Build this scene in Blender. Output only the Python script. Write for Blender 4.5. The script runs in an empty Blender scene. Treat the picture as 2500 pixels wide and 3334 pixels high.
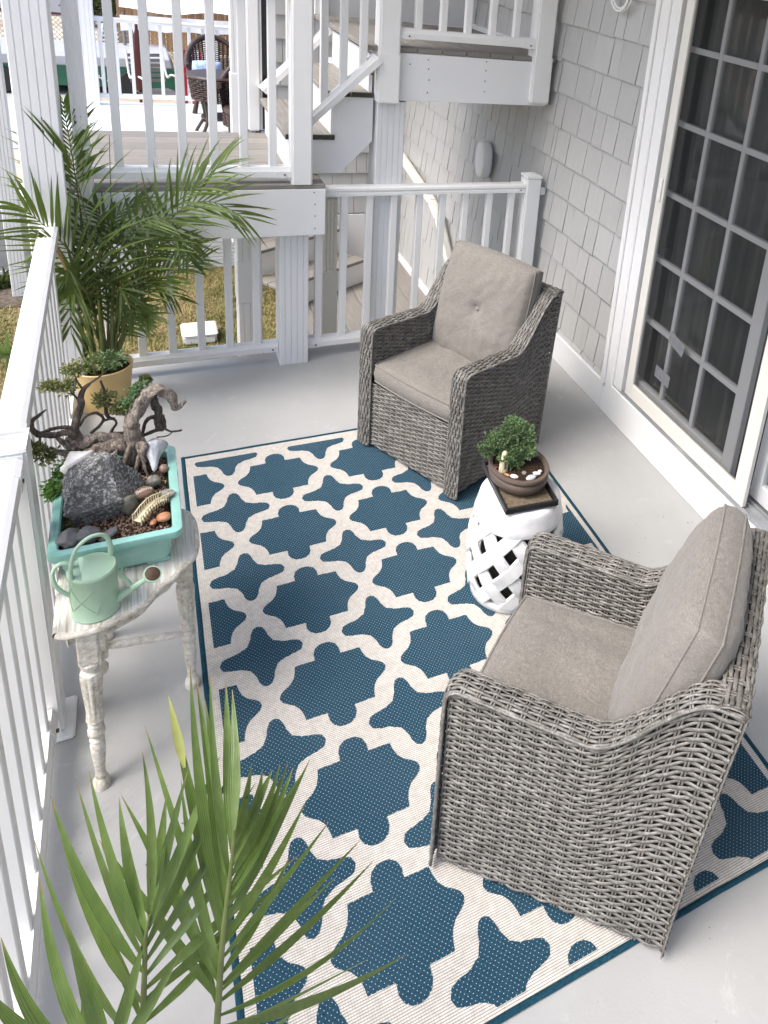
import bpy, bmesh, math, random
import numpy as np
from mathutils import Vector, Matrix, noise

random.seed(7)
PI = math.pi
scene = bpy.context.scene
COL = scene.collection

# ------------------------------------------------------------------ camera
cam_data = bpy.data.cameras.new('camera')
cam = bpy.data.objects.new('camera', cam_data)
COL.objects.link(cam)
scene.camera = cam
cam_data.sensor_fit = 'HORIZONTAL'
cam_data.sensor_width = 36.0
cam_data.lens = 36.808
cam_data.shift_x = -0.28718
cam_data.shift_y = -0.33807
cam_data.clip_start = 0.05
cam_data.clip_end = 400
RC = ((0.86334128, -0.48711485, 0.131761), (-0.05904817, -0.35683461, -0.93229951), (0.50115382, 0.7971124, -0.33683329))
cm = Matrix(((RC[0][0], -RC[1][0], -RC[2][0], -0.05619),
             (RC[0][1], -RC[1][1], -RC[2][1], -3.55982),
             (RC[0][2], -RC[1][2], -RC[2][2], 2.3235),
             (0, 0, 0, 1)))
cam.matrix_world = cm

# ------------------------------------------------------------------ sky, sun, exposure
world = bpy.data.worlds.new('World')
scene.world = world
world.use_nodes = True
wn = world.node_tree
wn.nodes.clear()
wo = wn.nodes.new('ShaderNodeOutputWorld')
wb = wn.nodes.new('ShaderNodeBackground')
ws = wn.nodes.new('ShaderNodeTexSky')
ws.sky_type = 'NISHITA'
ws.sun_disc = False
ws.sun_elevation = math.radians(55)
ws.sun_rotation = math.radians(-98)
ws.air_density = 1.0
ws.dust_density = 3.5
ws.ozone_density = 1.0
wb.inputs['Strength'].default_value = 0.14
wn.links.new(ws.outputs[0], wb.inputs[0])
wn.links.new(wb.outputs[0], wo.inputs[0])

sun_data = bpy.data.lights.new('sun', 'SUN')
sun_data.energy = 1.1
sun_data.angle = math.radians(25)
sun_data.color = (1.0, 0.985, 0.96)
sun = bpy.data.objects.new('sun', sun_data)
COL.objects.link(sun)
SUN_DIR = Vector((-math.sin(math.radians(98)) * math.cos(math.radians(55)), math.cos(math.radians(98)) * math.cos(math.radians(55)), math.sin(math.radians(55))))
sun.rotation_euler = SUN_DIR.to_track_quat('Z', 'Y').to_euler()

vs = scene.view_settings
vs.view_transform = 'Standard'
vs.look = 'None'
vs.gamma = 1.0
vs.use_curve_mapping = False
vs.exposure = 1.46
scene.cycles.use_denoising = True
scene.cycles.max_bounces = 8
scene.cycles.diffuse_bounces = 5
scene.cycles.transparent_max_bounces = 12
scene.cycles.caustics_reflective = False
scene.cycles.caustics_refractive = False

# ------------------------------------------------------------------ node helpers
def nt_node(nt, typ, ins=None, **props):
    n = nt.nodes.new(typ)
    for k, v in props.items():
        setattr(n, k, v)
    for k, v in (ins or {}).items():
        s = n.inputs[k]
        if isinstance(v, bpy.types.NodeSocket):
            nt.links.new(v, s)
        else:
            s.default_value = v
    return n

class Mat:
    def __init__(self, name, color=(0.5, 0.5, 0.5), rough=0.5, spec=0.5, metal=0.0):
        self.m = bpy.data.materials.new(name)
        self.m.use_nodes = True
        self.nt = self.m.node_tree
        self.b = self.nt.nodes['Principled BSDF']
        self.set('Base Color', (*color, 1))
        self.set('Roughness', rough)
        self.set('Specular IOR Level', spec)
        self.set('Metallic', metal)
        self._tc = None
    def set(self, k, v):
        s = self.b.inputs[k]
        if isinstance(v, bpy.types.NodeSocket):
            self.nt.links.new(v, s)
        else:
            s.default_value = v
    def co(self, kind='Object'):
        if self._tc is None:
            self._tc = nt_node(self.nt, 'ShaderNodeTexCoord')
        return self._tc.outputs[kind]
    def geo(self):
        return nt_node(self.nt, 'ShaderNodeNewGeometry').outputs['Position']
    def map(self, scale=(1, 1, 1), co=None, rot=(0, 0, 0)):
        return nt_node(self.nt, 'ShaderNodeMapping', {'Vector': co or self.co(), 'Scale': scale, 'Rotation': rot}).outputs[0]
    def noise(self, scale=5.0, detail=4.0, rough=0.55, vec=None, dist=0.0):
        return nt_node(self.nt, 'ShaderNodeTexNoise', {'Vector': vec or self.co(), 'Scale': scale, 'Detail': detail, 'Roughness': rough, 'Distortion': dist}).outputs['Fac']
    def vor(self, scale=5.0, vec=None, out='Distance', **p):
        return nt_node(self.nt, 'ShaderNodeTexVoronoi', {'Vector': vec or self.co(), 'Scale': scale}, **p).outputs[out]
    def ramp(self, fac, stops):
        n = nt_node(self.nt, 'ShaderNodeValToRGB', {'Fac': fac})
        e = n.color_ramp.elements
        while len(e) < len(stops):
            e.new(0.5)
        for i, (p, c) in enumerate(stops):
            e[i].position = p
            e[i].color = (*c, 1) if len(c) == 3 else c
        return n.outputs[0]
    def mix(self, a, b, fac, mode='MIX'):
        n = nt_node(self.nt, 'ShaderNodeMix', data_type='RGBA', blend_type=mode)
        for s, v in ((n.inputs[0], fac), (n.inputs[6], a), (n.inputs[7], b)):
            if isinstance(v, bpy.types.NodeSocket):
                self.nt.links.new(v, s)
            else:
                s.default_value = v if not isinstance(v, tuple) or len(v) == 4 else (*v, 1)
        return n.outputs[2]
    def math(self, op, a, b=0.0, clamp=False):
        n = nt_node(self.nt, 'ShaderNodeMath', operation=op, use_clamp=clamp)
        for i, v in enumerate((a, b)):
            if isinstance(v, bpy.types.NodeSocket):
                self.nt.links.new(v, n.inputs[i])
            else:
                n.inputs[i].default_value = v
        return n.outputs[0]
    def rnd(self):
        return nt_node(self.nt, 'ShaderNodeObjectInfo').outputs['Random']
    def bump(self, h, strength=0.3, dist=0.01):
        n = nt_node(self.nt, 'ShaderNodeBump', {'Height': h, 'Strength': strength, 'Distance': dist})
        self.set('Normal', n.outputs[0])
    def value(self, col, rnd, lo, hi):
        v = self.math('ADD', self.math('MULTIPLY', rnd, hi - lo), lo)
        n = nt_node(self.nt, 'ShaderNodeHueSaturation', {'Color': col, 'Value': v})
        return n.outputs[0]

MATS = {}
def simple(name, color, rough=0.5, spec=0.5, var=0.12, nscale=8.0, bump=0.0, bscale=60.0, metal=0.0, rnd=0.0, detail=5.0):
    m = Mat(name, color, rough, spec, metal)
    n = m.noise(nscale, detail)
    lo = tuple(c * (1 - var) for c in color)
    hi = tuple(min(1, c * (1 + var)) for c in color)
    c = m.ramp(n, [(0.3, lo), (0.7, hi)])
    if rnd:
        c = m.value(c, m.rnd(), 1 - rnd, 1 + rnd)
    m.set('Base Color', c)
    if bump:
        m.bump(m.noise(bscale, 4.0), bump, 0.01)
    MATS[name] = m.m
    return m

def streaky(name, stops, stretch=(60, 60, 3), rough=0.6, bump=0.2, rnd=0.0, nscale=1.0, dist=0.4, bdist=0.004):
    m = Mat(name, stops[0][1], rough)
    v = m.map(stretch)
    n = m.noise(nscale, 6.0, 0.6, v, dist)
    c = m.ramp(n, stops)
    if rnd:
        c = m.value(c, m.rnd(), 1 - rnd, 1 + rnd)
    m.set('Base Color', c)
    if bump:
        m.bump(n, bump, bdist)
    MATS[name] = m.m
    return m

# whites
def vinyl(name, col, rough=0.38):
    m = Mat(name, col, rough)
    g = m.geo()
    n = m.noise(2.2, 5.0, 0.6, g)
    n2 = m.noise(35.0, 3.0, 0.6, g)
    c = m.ramp(n, [(0.25, tuple(k * 0.93 for k in col)), (0.75, col)])
    c = m.mix(c, tuple(k * 0.8 for k in (0.62, 0.6, 0.55)), m.ramp(n2, [(0.68, (0, 0, 0)), (0.8, (0.28, 0.28, 0.28))]))
    m.set('Base Color', c)
    m.bump(n2, 0.04, 0.004)
    MATS[name] = m.m
    return m
vinyl('white_vinyl', (0.80, 0.80, 0.79))
vinyl('white_trim', (0.76, 0.765, 0.77), 0.45)
vinyl('cream_trim', (0.74, 0.72, 0.66), 0.45)
# porch floor: painted grey
m = Mat('floor_paint', (0.5, 0.5, 0.51), 0.42)
g = m.geo()
n1 = m.noise(1.6, 5.0, 0.6, g); n2 = m.noise(14.0, 6.0, 0.65, g); n3 = m.noise(140.0, 3.0, 0.6, g)
c = m.ramp(n1, [(0.3, (0.345, 0.348, 0.342)), (0.7, (0.395, 0.398, 0.392))])
c = m.mix(c, (0.29, 0.285, 0.28), m.ramp(n2, [(0.6, (0, 0, 0)), (0.78, (0.35, 0.35, 0.35))]))
c = m.mix(c, (0.34, 0.335, 0.325), m.ramp(m.noise(0.9, 6.0, 0.7, g, 1.5), [(0.52, (0, 0, 0)), (0.7, (0.5, 0.5, 0.5))]))
c = m.mix(c, (0.52, 0.52, 0.51), m.ramp(m.noise(3.5, 7.0, 0.75, g, 2.5), [(0.58, (0, 0, 0)), (0.66, (0.35, 0.35, 0.35))]))
c = m.mix(c, (0.2, 0.19, 0.17), m.ramp(m.noise(55.0, 2.0, 0.5, g), [(0.735, (0, 0, 0)), (0.77, (0.6, 0.6, 0.6))]))
m.set('Base Color', c)
m.set('Roughness', m.math('ADD', m.math('MULTIPLY', n2, 0.25), 0.3))
m.bump(m.math('ADD', n3, m.math('MULTIPLY', n2, 1.5)), 0.12, 0.004)
MATS['floor_paint'] = m.m
# composite boards
streaky('deck_board', [(0.25, (0.15, 0.138, 0.122)), (0.55, (0.215, 0.20, 0.18)), (0.8, (0.28, 0.262, 0.24))], (3, 60, 60), 0.75, 0.25, 0.1, 2.0)
streaky('deck_board_y', [(0.25, (0.16, 0.147, 0.13)), (0.55, (0.225, 0.21, 0.19)), (0.8, (0.29, 0.272, 0.25))], (60, 3, 60), 0.75, 0.25, 0.1, 2.0)
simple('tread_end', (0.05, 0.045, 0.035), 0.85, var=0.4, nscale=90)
# shingles
m = Mat('shingle_paint', (0.4, 0.4, 0.4), 0.65)
v = m.map((70, 70, 2.2), m.geo())
n = m.noise(1.0, 6.0, 0.65, v, 0.5)
c = m.ramp(n, [(0.2, (0.40, 0.40, 0.39)), (0.55, (0.445, 0.445, 0.435)), (0.85, (0.475, 0.475, 0.465))])
c = m.value(c, m.rnd(), 0.94, 1.04)
m.set('Base Color', c)
m.bump(n, 0.3, 0.003)
MATS['shingle_paint'] = m.m
# wicker
m = Mat('wicker', (0.2, 0.19, 0.17), 0.5)
n = m.noise(26.0, 5.0, 0.7); n2 = m.noise(160.0, 3.0, 0.7)
c = m.ramp(m.math('ADD', m.math('MULTIPLY', n, 0.55), m.math('MULTIPLY', n2, 0.45)), [(0.34, (0.066, 0.06, 0.052)), (0.5, (0.155, 0.146, 0.132)), (0.66, (0.315, 0.302, 0.28))])
m.set('Base Color', c)
m.bump(n2, 0.4, 0.002)
MATS['wicker'] = m.m
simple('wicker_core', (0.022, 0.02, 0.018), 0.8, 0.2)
streaky('brown_wicker', [(0.3, (0.02, 0.011, 0.008)), (0.6, (0.055, 0.028, 0.02)), (0.8, (0.1, 0.055, 0.04))], (40, 40, 40), 0.45, 0.3)
# cushion fabric: heathered taupe
m = Mat('cushion_fabric', (0.27, 0.25, 0.22), 0.9, 0.15)
a = m.noise(1.0, 3.0, 0.6, m.map((40, 700, 700)))
b = m.noise(1.0, 3.0, 0.6, m.map((700, 60, 700)))
big = m.noise(4.0, 3.0)
f = m.math('ADD', m.math('MULTIPLY', a, 0.5), m.math('MULTIPLY', b, 0.5))
c = m.ramp(f, [(0.35, (0.125, 0.113, 0.098)), (0.5, (0.19, 0.176, 0.157)), (0.65, (0.29, 0.272, 0.245))])
c = m.mix(c, (0.165, 0.15, 0.133), m.ramp(big, [(0.5, (0, 0, 0)), (0.8, (0.5, 0.5, 0.5))]))
m.set('Base Color', c)
m.set('Sheen Weight', 0.2)
wr = m.noise(7.0, 4.0, 0.55, None, 1.2)
m.bump(m.math('ADD', m.math('MULTIPLY', f, 0.06), wr), 0.55, 0.02)
MATS['cushion_fabric'] = m.m

# rug: blue woven with ivory specks, ivory woven ground
def rug_mat(name, blue):
    m = Mat(name, (0.5, 0.5, 0.5), 0.95, 0.1)
    sp = nt_node(m.nt, 'ShaderNodeSeparateXYZ', {'Vector': m.geo()})
    x, y = sp.outputs[0], sp.outputs[1]
    if blue:
        p, q = 0.0130, 0.0078
        row = m.math('FLOOR', m.math('DIVIDE', y, q))
        xo = m.math('ADD', m.math('DIVIDE', x, p), m.math('MULTIPLY', m.math('MODULO', m.math('ABSOLUTE', row), 2.0), 0.5))
        dx = m.math('MULTIPLY', m.math('SUBTRACT', m.math('FRACT', xo), 0.5), p)
        dy = m.math('MULTIPLY', m.math('SUBTRACT', m.math('FRACT', m.math('DIVIDE', y, q)), 0.5), q)
        d2 = m.math('ADD', m.math('MULTIPLY', dx, dx), m.math('MULTIPLY', dy, dy))
        dot = m.math('LESS_THAN', d2, 0.0000010)
        fib = m.noise(1.0, 4.0, 0.7, m.map((420, 150, 1), m.geo()))
        base = m.ramp(fib, [(0.3, (0.007, 0.027, 0.047)), (0.55, (0.02, 0.064, 0.10)), (0.8, (0.055, 0.122, 0.165))])
        wear = m.noise(2.5, 4.0, 0.6, m.geo())
        base = m.mix(base, (0.05, 0.095, 0.13), m.ramp(wear, [(0.45, (0, 0, 0)), (0.8, (0.35, 0.35, 0.35))]))
        m.set('Base Color', m.mix(base, (0.72, 0.74, 0.72), m.math('MULTIPLY', dot, 0.7)))
        m.bump(fib, 0.5, 0.003)
    else:
        p, q = 0.0062, 0.0062
        fx = m.math('ABSOLUTE', m.math('SUBTRACT', m.math('FRACT', m.math('DIVIDE', x, p)), 0.5))
        fy = m.math('ABSOLUTE', m.math('SUBTRACT', m.math('FRACT', m.math('DIVIDE', y, q)), 0.5))
        lx = m.math('GREATER_THAN', fx, 0.42)
        ly = m.math('GREATER_THAN', fy, 0.36)
        ln = m.math('MAXIMUM', m.math('MULTIPLY', lx, 0.35), m.math('MULTIPLY', ly, 0.8))
        nn = m.noise(60.0, 4.0, 0.7, m.geo())
        base = m.ramp(nn, [(0.3, (0.50, 0.475, 0.43)), (0.7, (0.69, 0.665, 0.615))])
        big = m.noise(3.0, 4.0, 0.6, m.geo())
        base = m.mix(base, (0.45, 0.42, 0.38), m.ramp(big, [(0.5, (0, 0, 0)), (0.8, (0.35, 0.35, 0.35))]))
        m.set('Base Color', m.mix(base, (0.15, 0.13, 0.115), ln))
        m.bump(m.math('SUBTRACT', 1.0, m.math('MAXIMUM', fx, fy)), 0.4, 0.003)
    MATS[name] = m.m
rug_mat('rug_ivory', False)
rug_mat('rug_blue', True)
simple('rug_binding', (0.012, 0.05, 0.075), 0.9, 0.1, 0.35, 120, 0.3, 300)

# leaves
def leaf(name, lo, mid, hi, trans=0.3, rough=0.38):
    m = Mat(name, mid, rough, 0.4)
    n = m.noise(7.0, 3.0, 0.6, m.geo())
    v = m.noise(1.0, 4.0, 0.6, m.map((90, 90, 6)))
    c = m.ramp(m.math('ADD', m.math('MULTIPLY', n, 0.6), m.math('MULTIPLY', v, 0.4)), [(0.3, lo), (0.5, mid), (0.7, hi)])
    c = m.value(c, m.rnd(), 0.72, 1.3)
    lt = nt_node(m.nt, 'ShaderNodeAttribute', attribute_name='leaf_t').outputs['Fac']; lx = nt_node(m.nt, 'ShaderNodeAttribute', attribute_name='leaf_x').outputs['Fac']
    if name.startswith('palm'):
        rib = m.math('SINE', m.math('MULTIPLY', lx, 19.0))
        c = m.mix(c, (0.17, 0.22, 0.08), m.math('MULTIPLY', m.math('GREATER_THAN', rib, 0.55), 0.30))
        tipf = m.math('ADD', lt, m.math('MULTIPLY', m.math('SUBTRACT', m.noise(30.0, 3.0, 0.6, m.geo()), 0.5), 0.22))
        c = m.mix(c, (0.30, 0.21, 0.09), m.ramp(tipf, [(0.90, (0, 0, 0)), (0.99, (0.9, 0.9, 0.9))]))
        m.bump(rib, 0.25, 0.002)
    m.set('Base Color', c)
    tr = nt_node(m.nt, 'ShaderNodeBsdfTranslucent', {'Color': m.mix(c, (0.35, 0.5, 0.08), 0.4)})
    mx = nt_node(m.nt, 'ShaderNodeMixShader', {0: trans})
    m.nt.links.new(m.b.outputs[0], mx.inputs[1]); m.nt.links.new(tr.outputs[0], mx.inputs[2])
    m.nt.links.new(mx.outputs[0], m.nt.nodes['Material Output'].inputs[0])
    MATS[name] = m.m
leaf('palm_leaf', (0.034, 0.06, 0.011), (0.072, 0.112, 0.021), (0.15, 0.20, 0.045), 0.35)
leaf('palm_leaf_near', (0.055, 0.10, 0.022), (0.10, 0.16, 0.038), (0.175, 0.24, 0.08), 0.28, 0.28)
leaf('juniper_leaf', (0.11, 0.13, 0.045), (0.17, 0.18, 0.065), (0.28, 0.27, 0.11), 0.15, 0.6)
leaf('bonsai_leaf', (0.075, 0.13, 0.06), (0.125, 0.20, 0.085), (0.23, 0.32, 0.14), 0.15, 0.6)
leaf('fern_leaf', (0.05, 0.14, 0.03), (0.09, 0.2, 0.045), (0.14, 0.27, 0.07), 0.25, 0.5)
simple('yellow_leaf', (0.26, 0.27, 0.075), 0.6, var=0.35, nscale=14)
simple('palm_stem', (0.10, 0.13, 0.035), 0.5, var=0.35, nscale=12)
simple('dry_leaf', (0.38, 0.25, 0.10), 0.8, var=0.3, nscale=30)
streaky('driftwood', [(0.28, (0.06, 0.045, 0.036)), (0.48, (0.24, 0.195, 0.16)), (0.7, (0.50, 0.44, 0.38))], (60, 60, 16), 0.8, 0.9, 0.0, 3.0, 0.8, 0.01)
streaky('dark_branch', [(0.25, (0.025, 0.02, 0.016)), (0.5, (0.09, 0.07, 0.056)), (0.75, (0.2, 0.165, 0.14))], (40, 40, 20), 0.85, 0.8, 0.0, 3.0, 0.8, 0.01)
# rocks
m = Mat('granite', (0.12, 0.12, 0.13), 0.8)
n = m.noise(9.0, 8.0, 0.7, None, 0.6); n2 = m.noise(110.0, 4.0, 0.75); n3 = m.noise(34.0, 6.0, 0.8, None, 2.0)
c = m.ramp(n, [(0.3, (0.05, 0.052, 0.056)), (0.55, (0.15, 0.152, 0.158)), (0.78, (0.27, 0.27, 0.272))])
c = m.mix(c, (0.6, 0.59, 0.56), m.ramp(m.math('MULTIPLY', n2, m.math('ADD', n3, 0.45)), [(0.47, (0, 0, 0)), (0.58, (0.9, 0.9, 0.9))]))
m.set('Base Color', c); m.bump(m.math('ADD', m.math('MULTIPLY', n3, 1.4), m.math('MULTIPLY', n2, 0.5)), 0.8, 0.012)
MATS['granite'] = m.m
simple('slate_stone', (0.14, 0.14, 0.145), 0.75, var=0.3, nscale=20, bump=0.3, bscale=70)
simple('olive_stone', (0.13, 0.125, 0.10), 0.7, var=0.35, nscale=25, bump=0.3)
simple('brown_stone', (0.23, 0.145, 0.105), 0.45, var=0.25, nscale=15)
simple('orange_stone', (0.42, 0.19, 0.10), 0.5, var=0.4, nscale=40, bump=0.2)
simple('amber_stone', (0.36, 0.2, 0.08), 0.6, var=0.5, nscale=25, bump=0.4)
simple('speckled_stone', (0.22, 0.21, 0.18), 0.7, var=0.5, nscale=90, bump=0.2)
simple('letter_cream', (0.7, 0.62, 0.5), 0.6)
simple('pebble', (0.20, 0.125, 0.085), 0.7, var=0.5, nscale=60, rnd=0.0)
m = Mat('gravel_mix', (0.2, 0.12, 0.08), 0.75)
c = m.ramp(m.noise(150.0, 2.0, 0.5), [(0.3, (0.06, 0.035, 0.025)), (0.5, (0.2, 0.12, 0.08)), (0.7, (0.42, 0.3, 0.22))])
m.set('Base Color', c); MATS['gravel_mix'] = m.m
simple('potting_soil', (0.035, 0.021, 0.013), 0.95, 0.2, 0.6, 120, 0.8, 160)
m = Mat('shell', (0.6, 0.6, 0.58), 0.35)
w = m.noise(1.0, 5.0, 0.6, m.map((60, 60, 8)))
m.set('Base Color', m.ramp(w, [(0.3, (0.22, 0.25, 0.29)), (0.55, (0.50, 0.52, 0.54)), (0.75, (0.68, 0.58, 0.46))])); m.bump(w, 0.4, 0.003)
MATS['shell'] = m.m
simple('white_shell', (0.78, 0.77, 0.74), 0.45, var=0.12, nscale=40, bump=0.2)
simple('ivory_resin', (0.62, 0.54, 0.36), 0.55, var=0.3, nscale=40, bump=0.2, bscale=150)
# ceramics, metal
m = Mat('turquoise_glaze', (0.3, 0.62, 0.55), 0.14, 0.6)
n = m.noise(14.0, 4.0, 0.6)
m.set('Base Color', m.ramp(n, [(0.25, (0.19, 0.42, 0.37)), (0.6, (0.27, 0.52, 0.455)), (0.85, (0.38, 0.62, 0.55))]))
m.bump(m.noise(25.0, 3.0), 0.12, 0.01); m.set('Coat Weight', 0.5); MATS['turquoise_glaze'] = m.m
simple('mint_enamel', (0.37, 0.53, 0.39), 0.34, var=0.06, nscale=6, bump=0.04, bscale=20)
simple('rose_bronze', (0.10, 0.065, 0.045), 0.45, metal=0.3, var=0.3, nscale=60)
simple('ochre_pot', (0.54, 0.385, 0.17), 0.45, var=0.08, nscale=5)
simple('clay_brown', (0.105, 0.078, 0.062), 0.6, var=0.15, nscale=12, bump=0.08, bscale=100)
m = Mat('white_ceramic', (0.80, 0.81, 0.82), 0.22, 0.5)
n = m.noise(30.0, 4.0, 0.6)
m.set('Base Color', m.ramp(n, [(0.25, (0.62, 0.635, 0.65)), (0.6, (0.73, 0.74, 0.75))])); m.bump(m.noise(12.0, 3.0), 0.15, 0.01); MATS['white_ceramic'] = m.m
simple('black_tray', (0.016, 0.016, 0.017), 0.4, var=0.3, nscale=50)
simple('tray_dust', (0.13, 0.10, 0.065), 0.9, var=0.5, nscale=90)
# whitewashed wood
streaky('whitewash_top', [(0.3, (0.36, 0.30, 0.24)), (0.45, (0.58, 0.55, 0.50)), (0.62, (0.76, 0.75, 0.72))], (110, 5, 60), 0.6, 0.25, 0.0, 1.0, 0.7)
m = Mat('whitewash_leg', (0.7, 0.68, 0.62), 0.6)
n = m.noise(60.0, 6.0, 0.75); n2 = m.noise(10.0, 4.0, 0.6)
c = m.ramp(m.math('ADD', m.math('MULTIPLY', n, 0.65), m.math('MULTIPLY', n2, 0.35)), [(0.33, (0.22, 0.19, 0.145)), (0.45, (0.52, 0.48, 0.40)), (0.58, (0.74, 0.72, 0.67))])
m.set('Base Color', c); m.bump(n, 0.3, 0.004); MATS['whitewash_leg'] = m.m
# glass, screen, interior
def glassy(name, tint, refl=0.08):
    m = bpy.data.materials.new(name); m.use_nodes = True; nt = m.node_tree; nt.nodes.clear()
    o = nt_node(nt, 'ShaderNodeOutputMaterial')
    t = nt_node(nt, 'ShaderNodeBsdfTransparent', {'Color': (*tint, 1)})
    g = nt_node(nt, 'ShaderNodeBsdfGlossy', {'Color': (1, 1, 1, 1), 'Roughness': 0.02})
    lw = nt_node(nt, 'ShaderNodeLayerWeight', {'Blend': 0.5}); p4 = nt_node(nt, 'ShaderNodeMath', {0: lw.outputs['Facing'], 1: 4.0}, operation='POWER'); fr = nt_node(nt, 'ShaderNodeMath', {0: p4.outputs[0], 1: 0.8, 2: 0.05}, operation='MULTIPLY_ADD')
    mx = nt_node(nt, 'ShaderNodeMixShader', {0: fr.outputs[0]})
    nt.links.new(t.outputs[0], mx.inputs[1]); nt.links.new(g.outputs[0], mx.inputs[2]); nt.links.new(mx.outputs[0], o.inputs[0])
    MATS[name] = m
glassy('door_glass', (0.93, 0.94, 0.935))
m = bpy.data.materials.new('insect_screen'); m.use_nodes = True; nt = m.node_tree; nt.nodes.clear()
o = nt_node(nt, 'ShaderNodeOutputMaterial'); t = nt_node(nt, 'ShaderNodeBsdfTransparent', {'Color': (1, 1, 1, 1)})
d = nt_node(nt, 'ShaderNodeBsdfDiffuse', {'Color': (0.035, 0.037, 0.038, 1)}); mx = nt_node(nt, 'ShaderNodeMixShader', {0: 0.45})
nt.links.new(t.outputs[0], mx.inputs[1]); nt.links.new(d.outputs[0], mx.inputs[2]); nt.links.new(mx.outputs[0], o.inputs[0]); MATS['insect_screen'] = m
simple('repair_tape', (0.16, 0.165, 0.175), 0.6, var=0.2, nscale=60)
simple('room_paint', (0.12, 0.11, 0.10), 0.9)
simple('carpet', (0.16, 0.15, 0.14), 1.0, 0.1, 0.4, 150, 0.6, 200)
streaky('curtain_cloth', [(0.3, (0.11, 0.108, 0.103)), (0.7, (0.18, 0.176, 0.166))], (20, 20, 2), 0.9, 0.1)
simple('aluminium', (0.46, 0.47, 0.48), 0.4, metal=0.6, var=0.15)
# yard
m = Mat('lawn_earth', (0.2, 0.17, 0.08), 1.0, 0.1)
n = m.noise(1.1, 5.0, 0.65, m.geo()); n2 = m.noise(30.0, 5.0, 0.7, m.geo())
c = m.ramp(n, [(0.35, (0.11, 0.14, 0.04)), (0.5, (0.30, 0.24, 0.12)), (0.7, (0.40, 0.31, 0.17))])
c = m.mix(c, (0.1, 0.08, 0.04), m.ramp(n2, [(0.4, (0.6, 0.6, 0.6)), (0.6, (0, 0, 0))]))
m.set('Base Color', c); m.bump(n2, 0.8, 0.03); MATS['lawn_earth'] = m.m
m = Mat('grass_blade', (0.2, 0.2, 0.06), 0.8, 0.2)
n = m.noise(1.1, 5.0, 0.65, m.geo())
n3 = m.noise(90.0, 2.0, 0.6, m.geo())
c = m.ramp(m.math('ADD', m.math('MULTIPLY', n, 0.75), m.math('MULTIPLY', n3, 0.25)), [(0.38, (0.10, 0.14, 0.035)), (0.5, (0.30, 0.27, 0.11)), (0.65, (0.46, 0.36, 0.2))])
m.set('Base Color', c); MATS['grass_blade'] = m.m
m = Mat('dry_ground', (0.45, 0.38, 0.3), 0.95, 0.1)
n = m.noise(0.7, 6.0, 0.65, m.geo()); n2 = m.noise(12.0, 5.0, 0.7, m.geo())
c = m.ramp(n, [(0.3, (0.34, 0.28, 0.21)), (0.55, (0.48, 0.41, 0.33)), (0.75, (0.56, 0.51, 0.45))])
c = m.mix(c, (0.2, 0.17, 0.13), m.ramp(n2, [(0.55, (0, 0, 0)), (0.75, (0.5, 0.5, 0.5))]))
m.set('Base Color', c); m.bump(n2, 0.5, 0.03); MATS['dry_ground'] = m.m
simple('asphalt', (0.16, 0.16, 0.165), 0.9, var=0.2, nscale=30)
simple('bark_mulch', (0.10, 0.08, 0.06), 0.95, var=0.6, nscale=40, bump=0.8, bscale=50)
simple('concrete', (0.42, 0.41, 0.39), 0.85, var=0.15, nscale=12, bump=0.2)
simple('grey_siding', (0.33, 0.33, 0.335), 0.7, var=0.1, nscale=6)
simple('white_deck', (0.72, 0.73, 0.74), 0.45, var=0.05, nscale=4)
simple('green_paint', (0.012, 0.105, 0.062), 0.3, var=0.1)
simple('grey_cover', (0.36, 0.37, 0.39), 0.6, var=0.1)
simple('white_canvas', (0.82, 0.82, 0.81), 0.8, var=0.05)
simple('red_canvas', (0.45, 0.02, 0.025), 0.8, var=0.15)
streaky('fence_wood', [(0.3, (0.22, 0.13, 0.07)), (0.6, (0.42, 0.27, 0.15)), (0.8, (0.55, 0.4, 0.26))], (20, 20, 2), 0.8, 0.2, 0.25)
simple('maroon_metal', (0.07, 0.015, 0.012), 0.4, var=0.2)
simple('black_rubber', (0.015, 0.015, 0.016), 0.7)
simple('galvanised', (0.20, 0.19, 0.18), 0.5, metal=0.4, var=0.2)
simple('nail_rust', (0.09, 0.075, 0.06), 0.7)
simple('blue_pillow', (0.35, 0.45, 0.62), 0.8, var=0.4, nscale=25)
simple('grey_plastic', (0.80, 0.80, 0.78), 0.55, var=0.05)
leaf('bush_leaf', (0.04, 0.06, 0.02), (0.08, 0.10, 0.03), (0.13, 0.14, 0.05), 0.2, 0.6)

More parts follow.
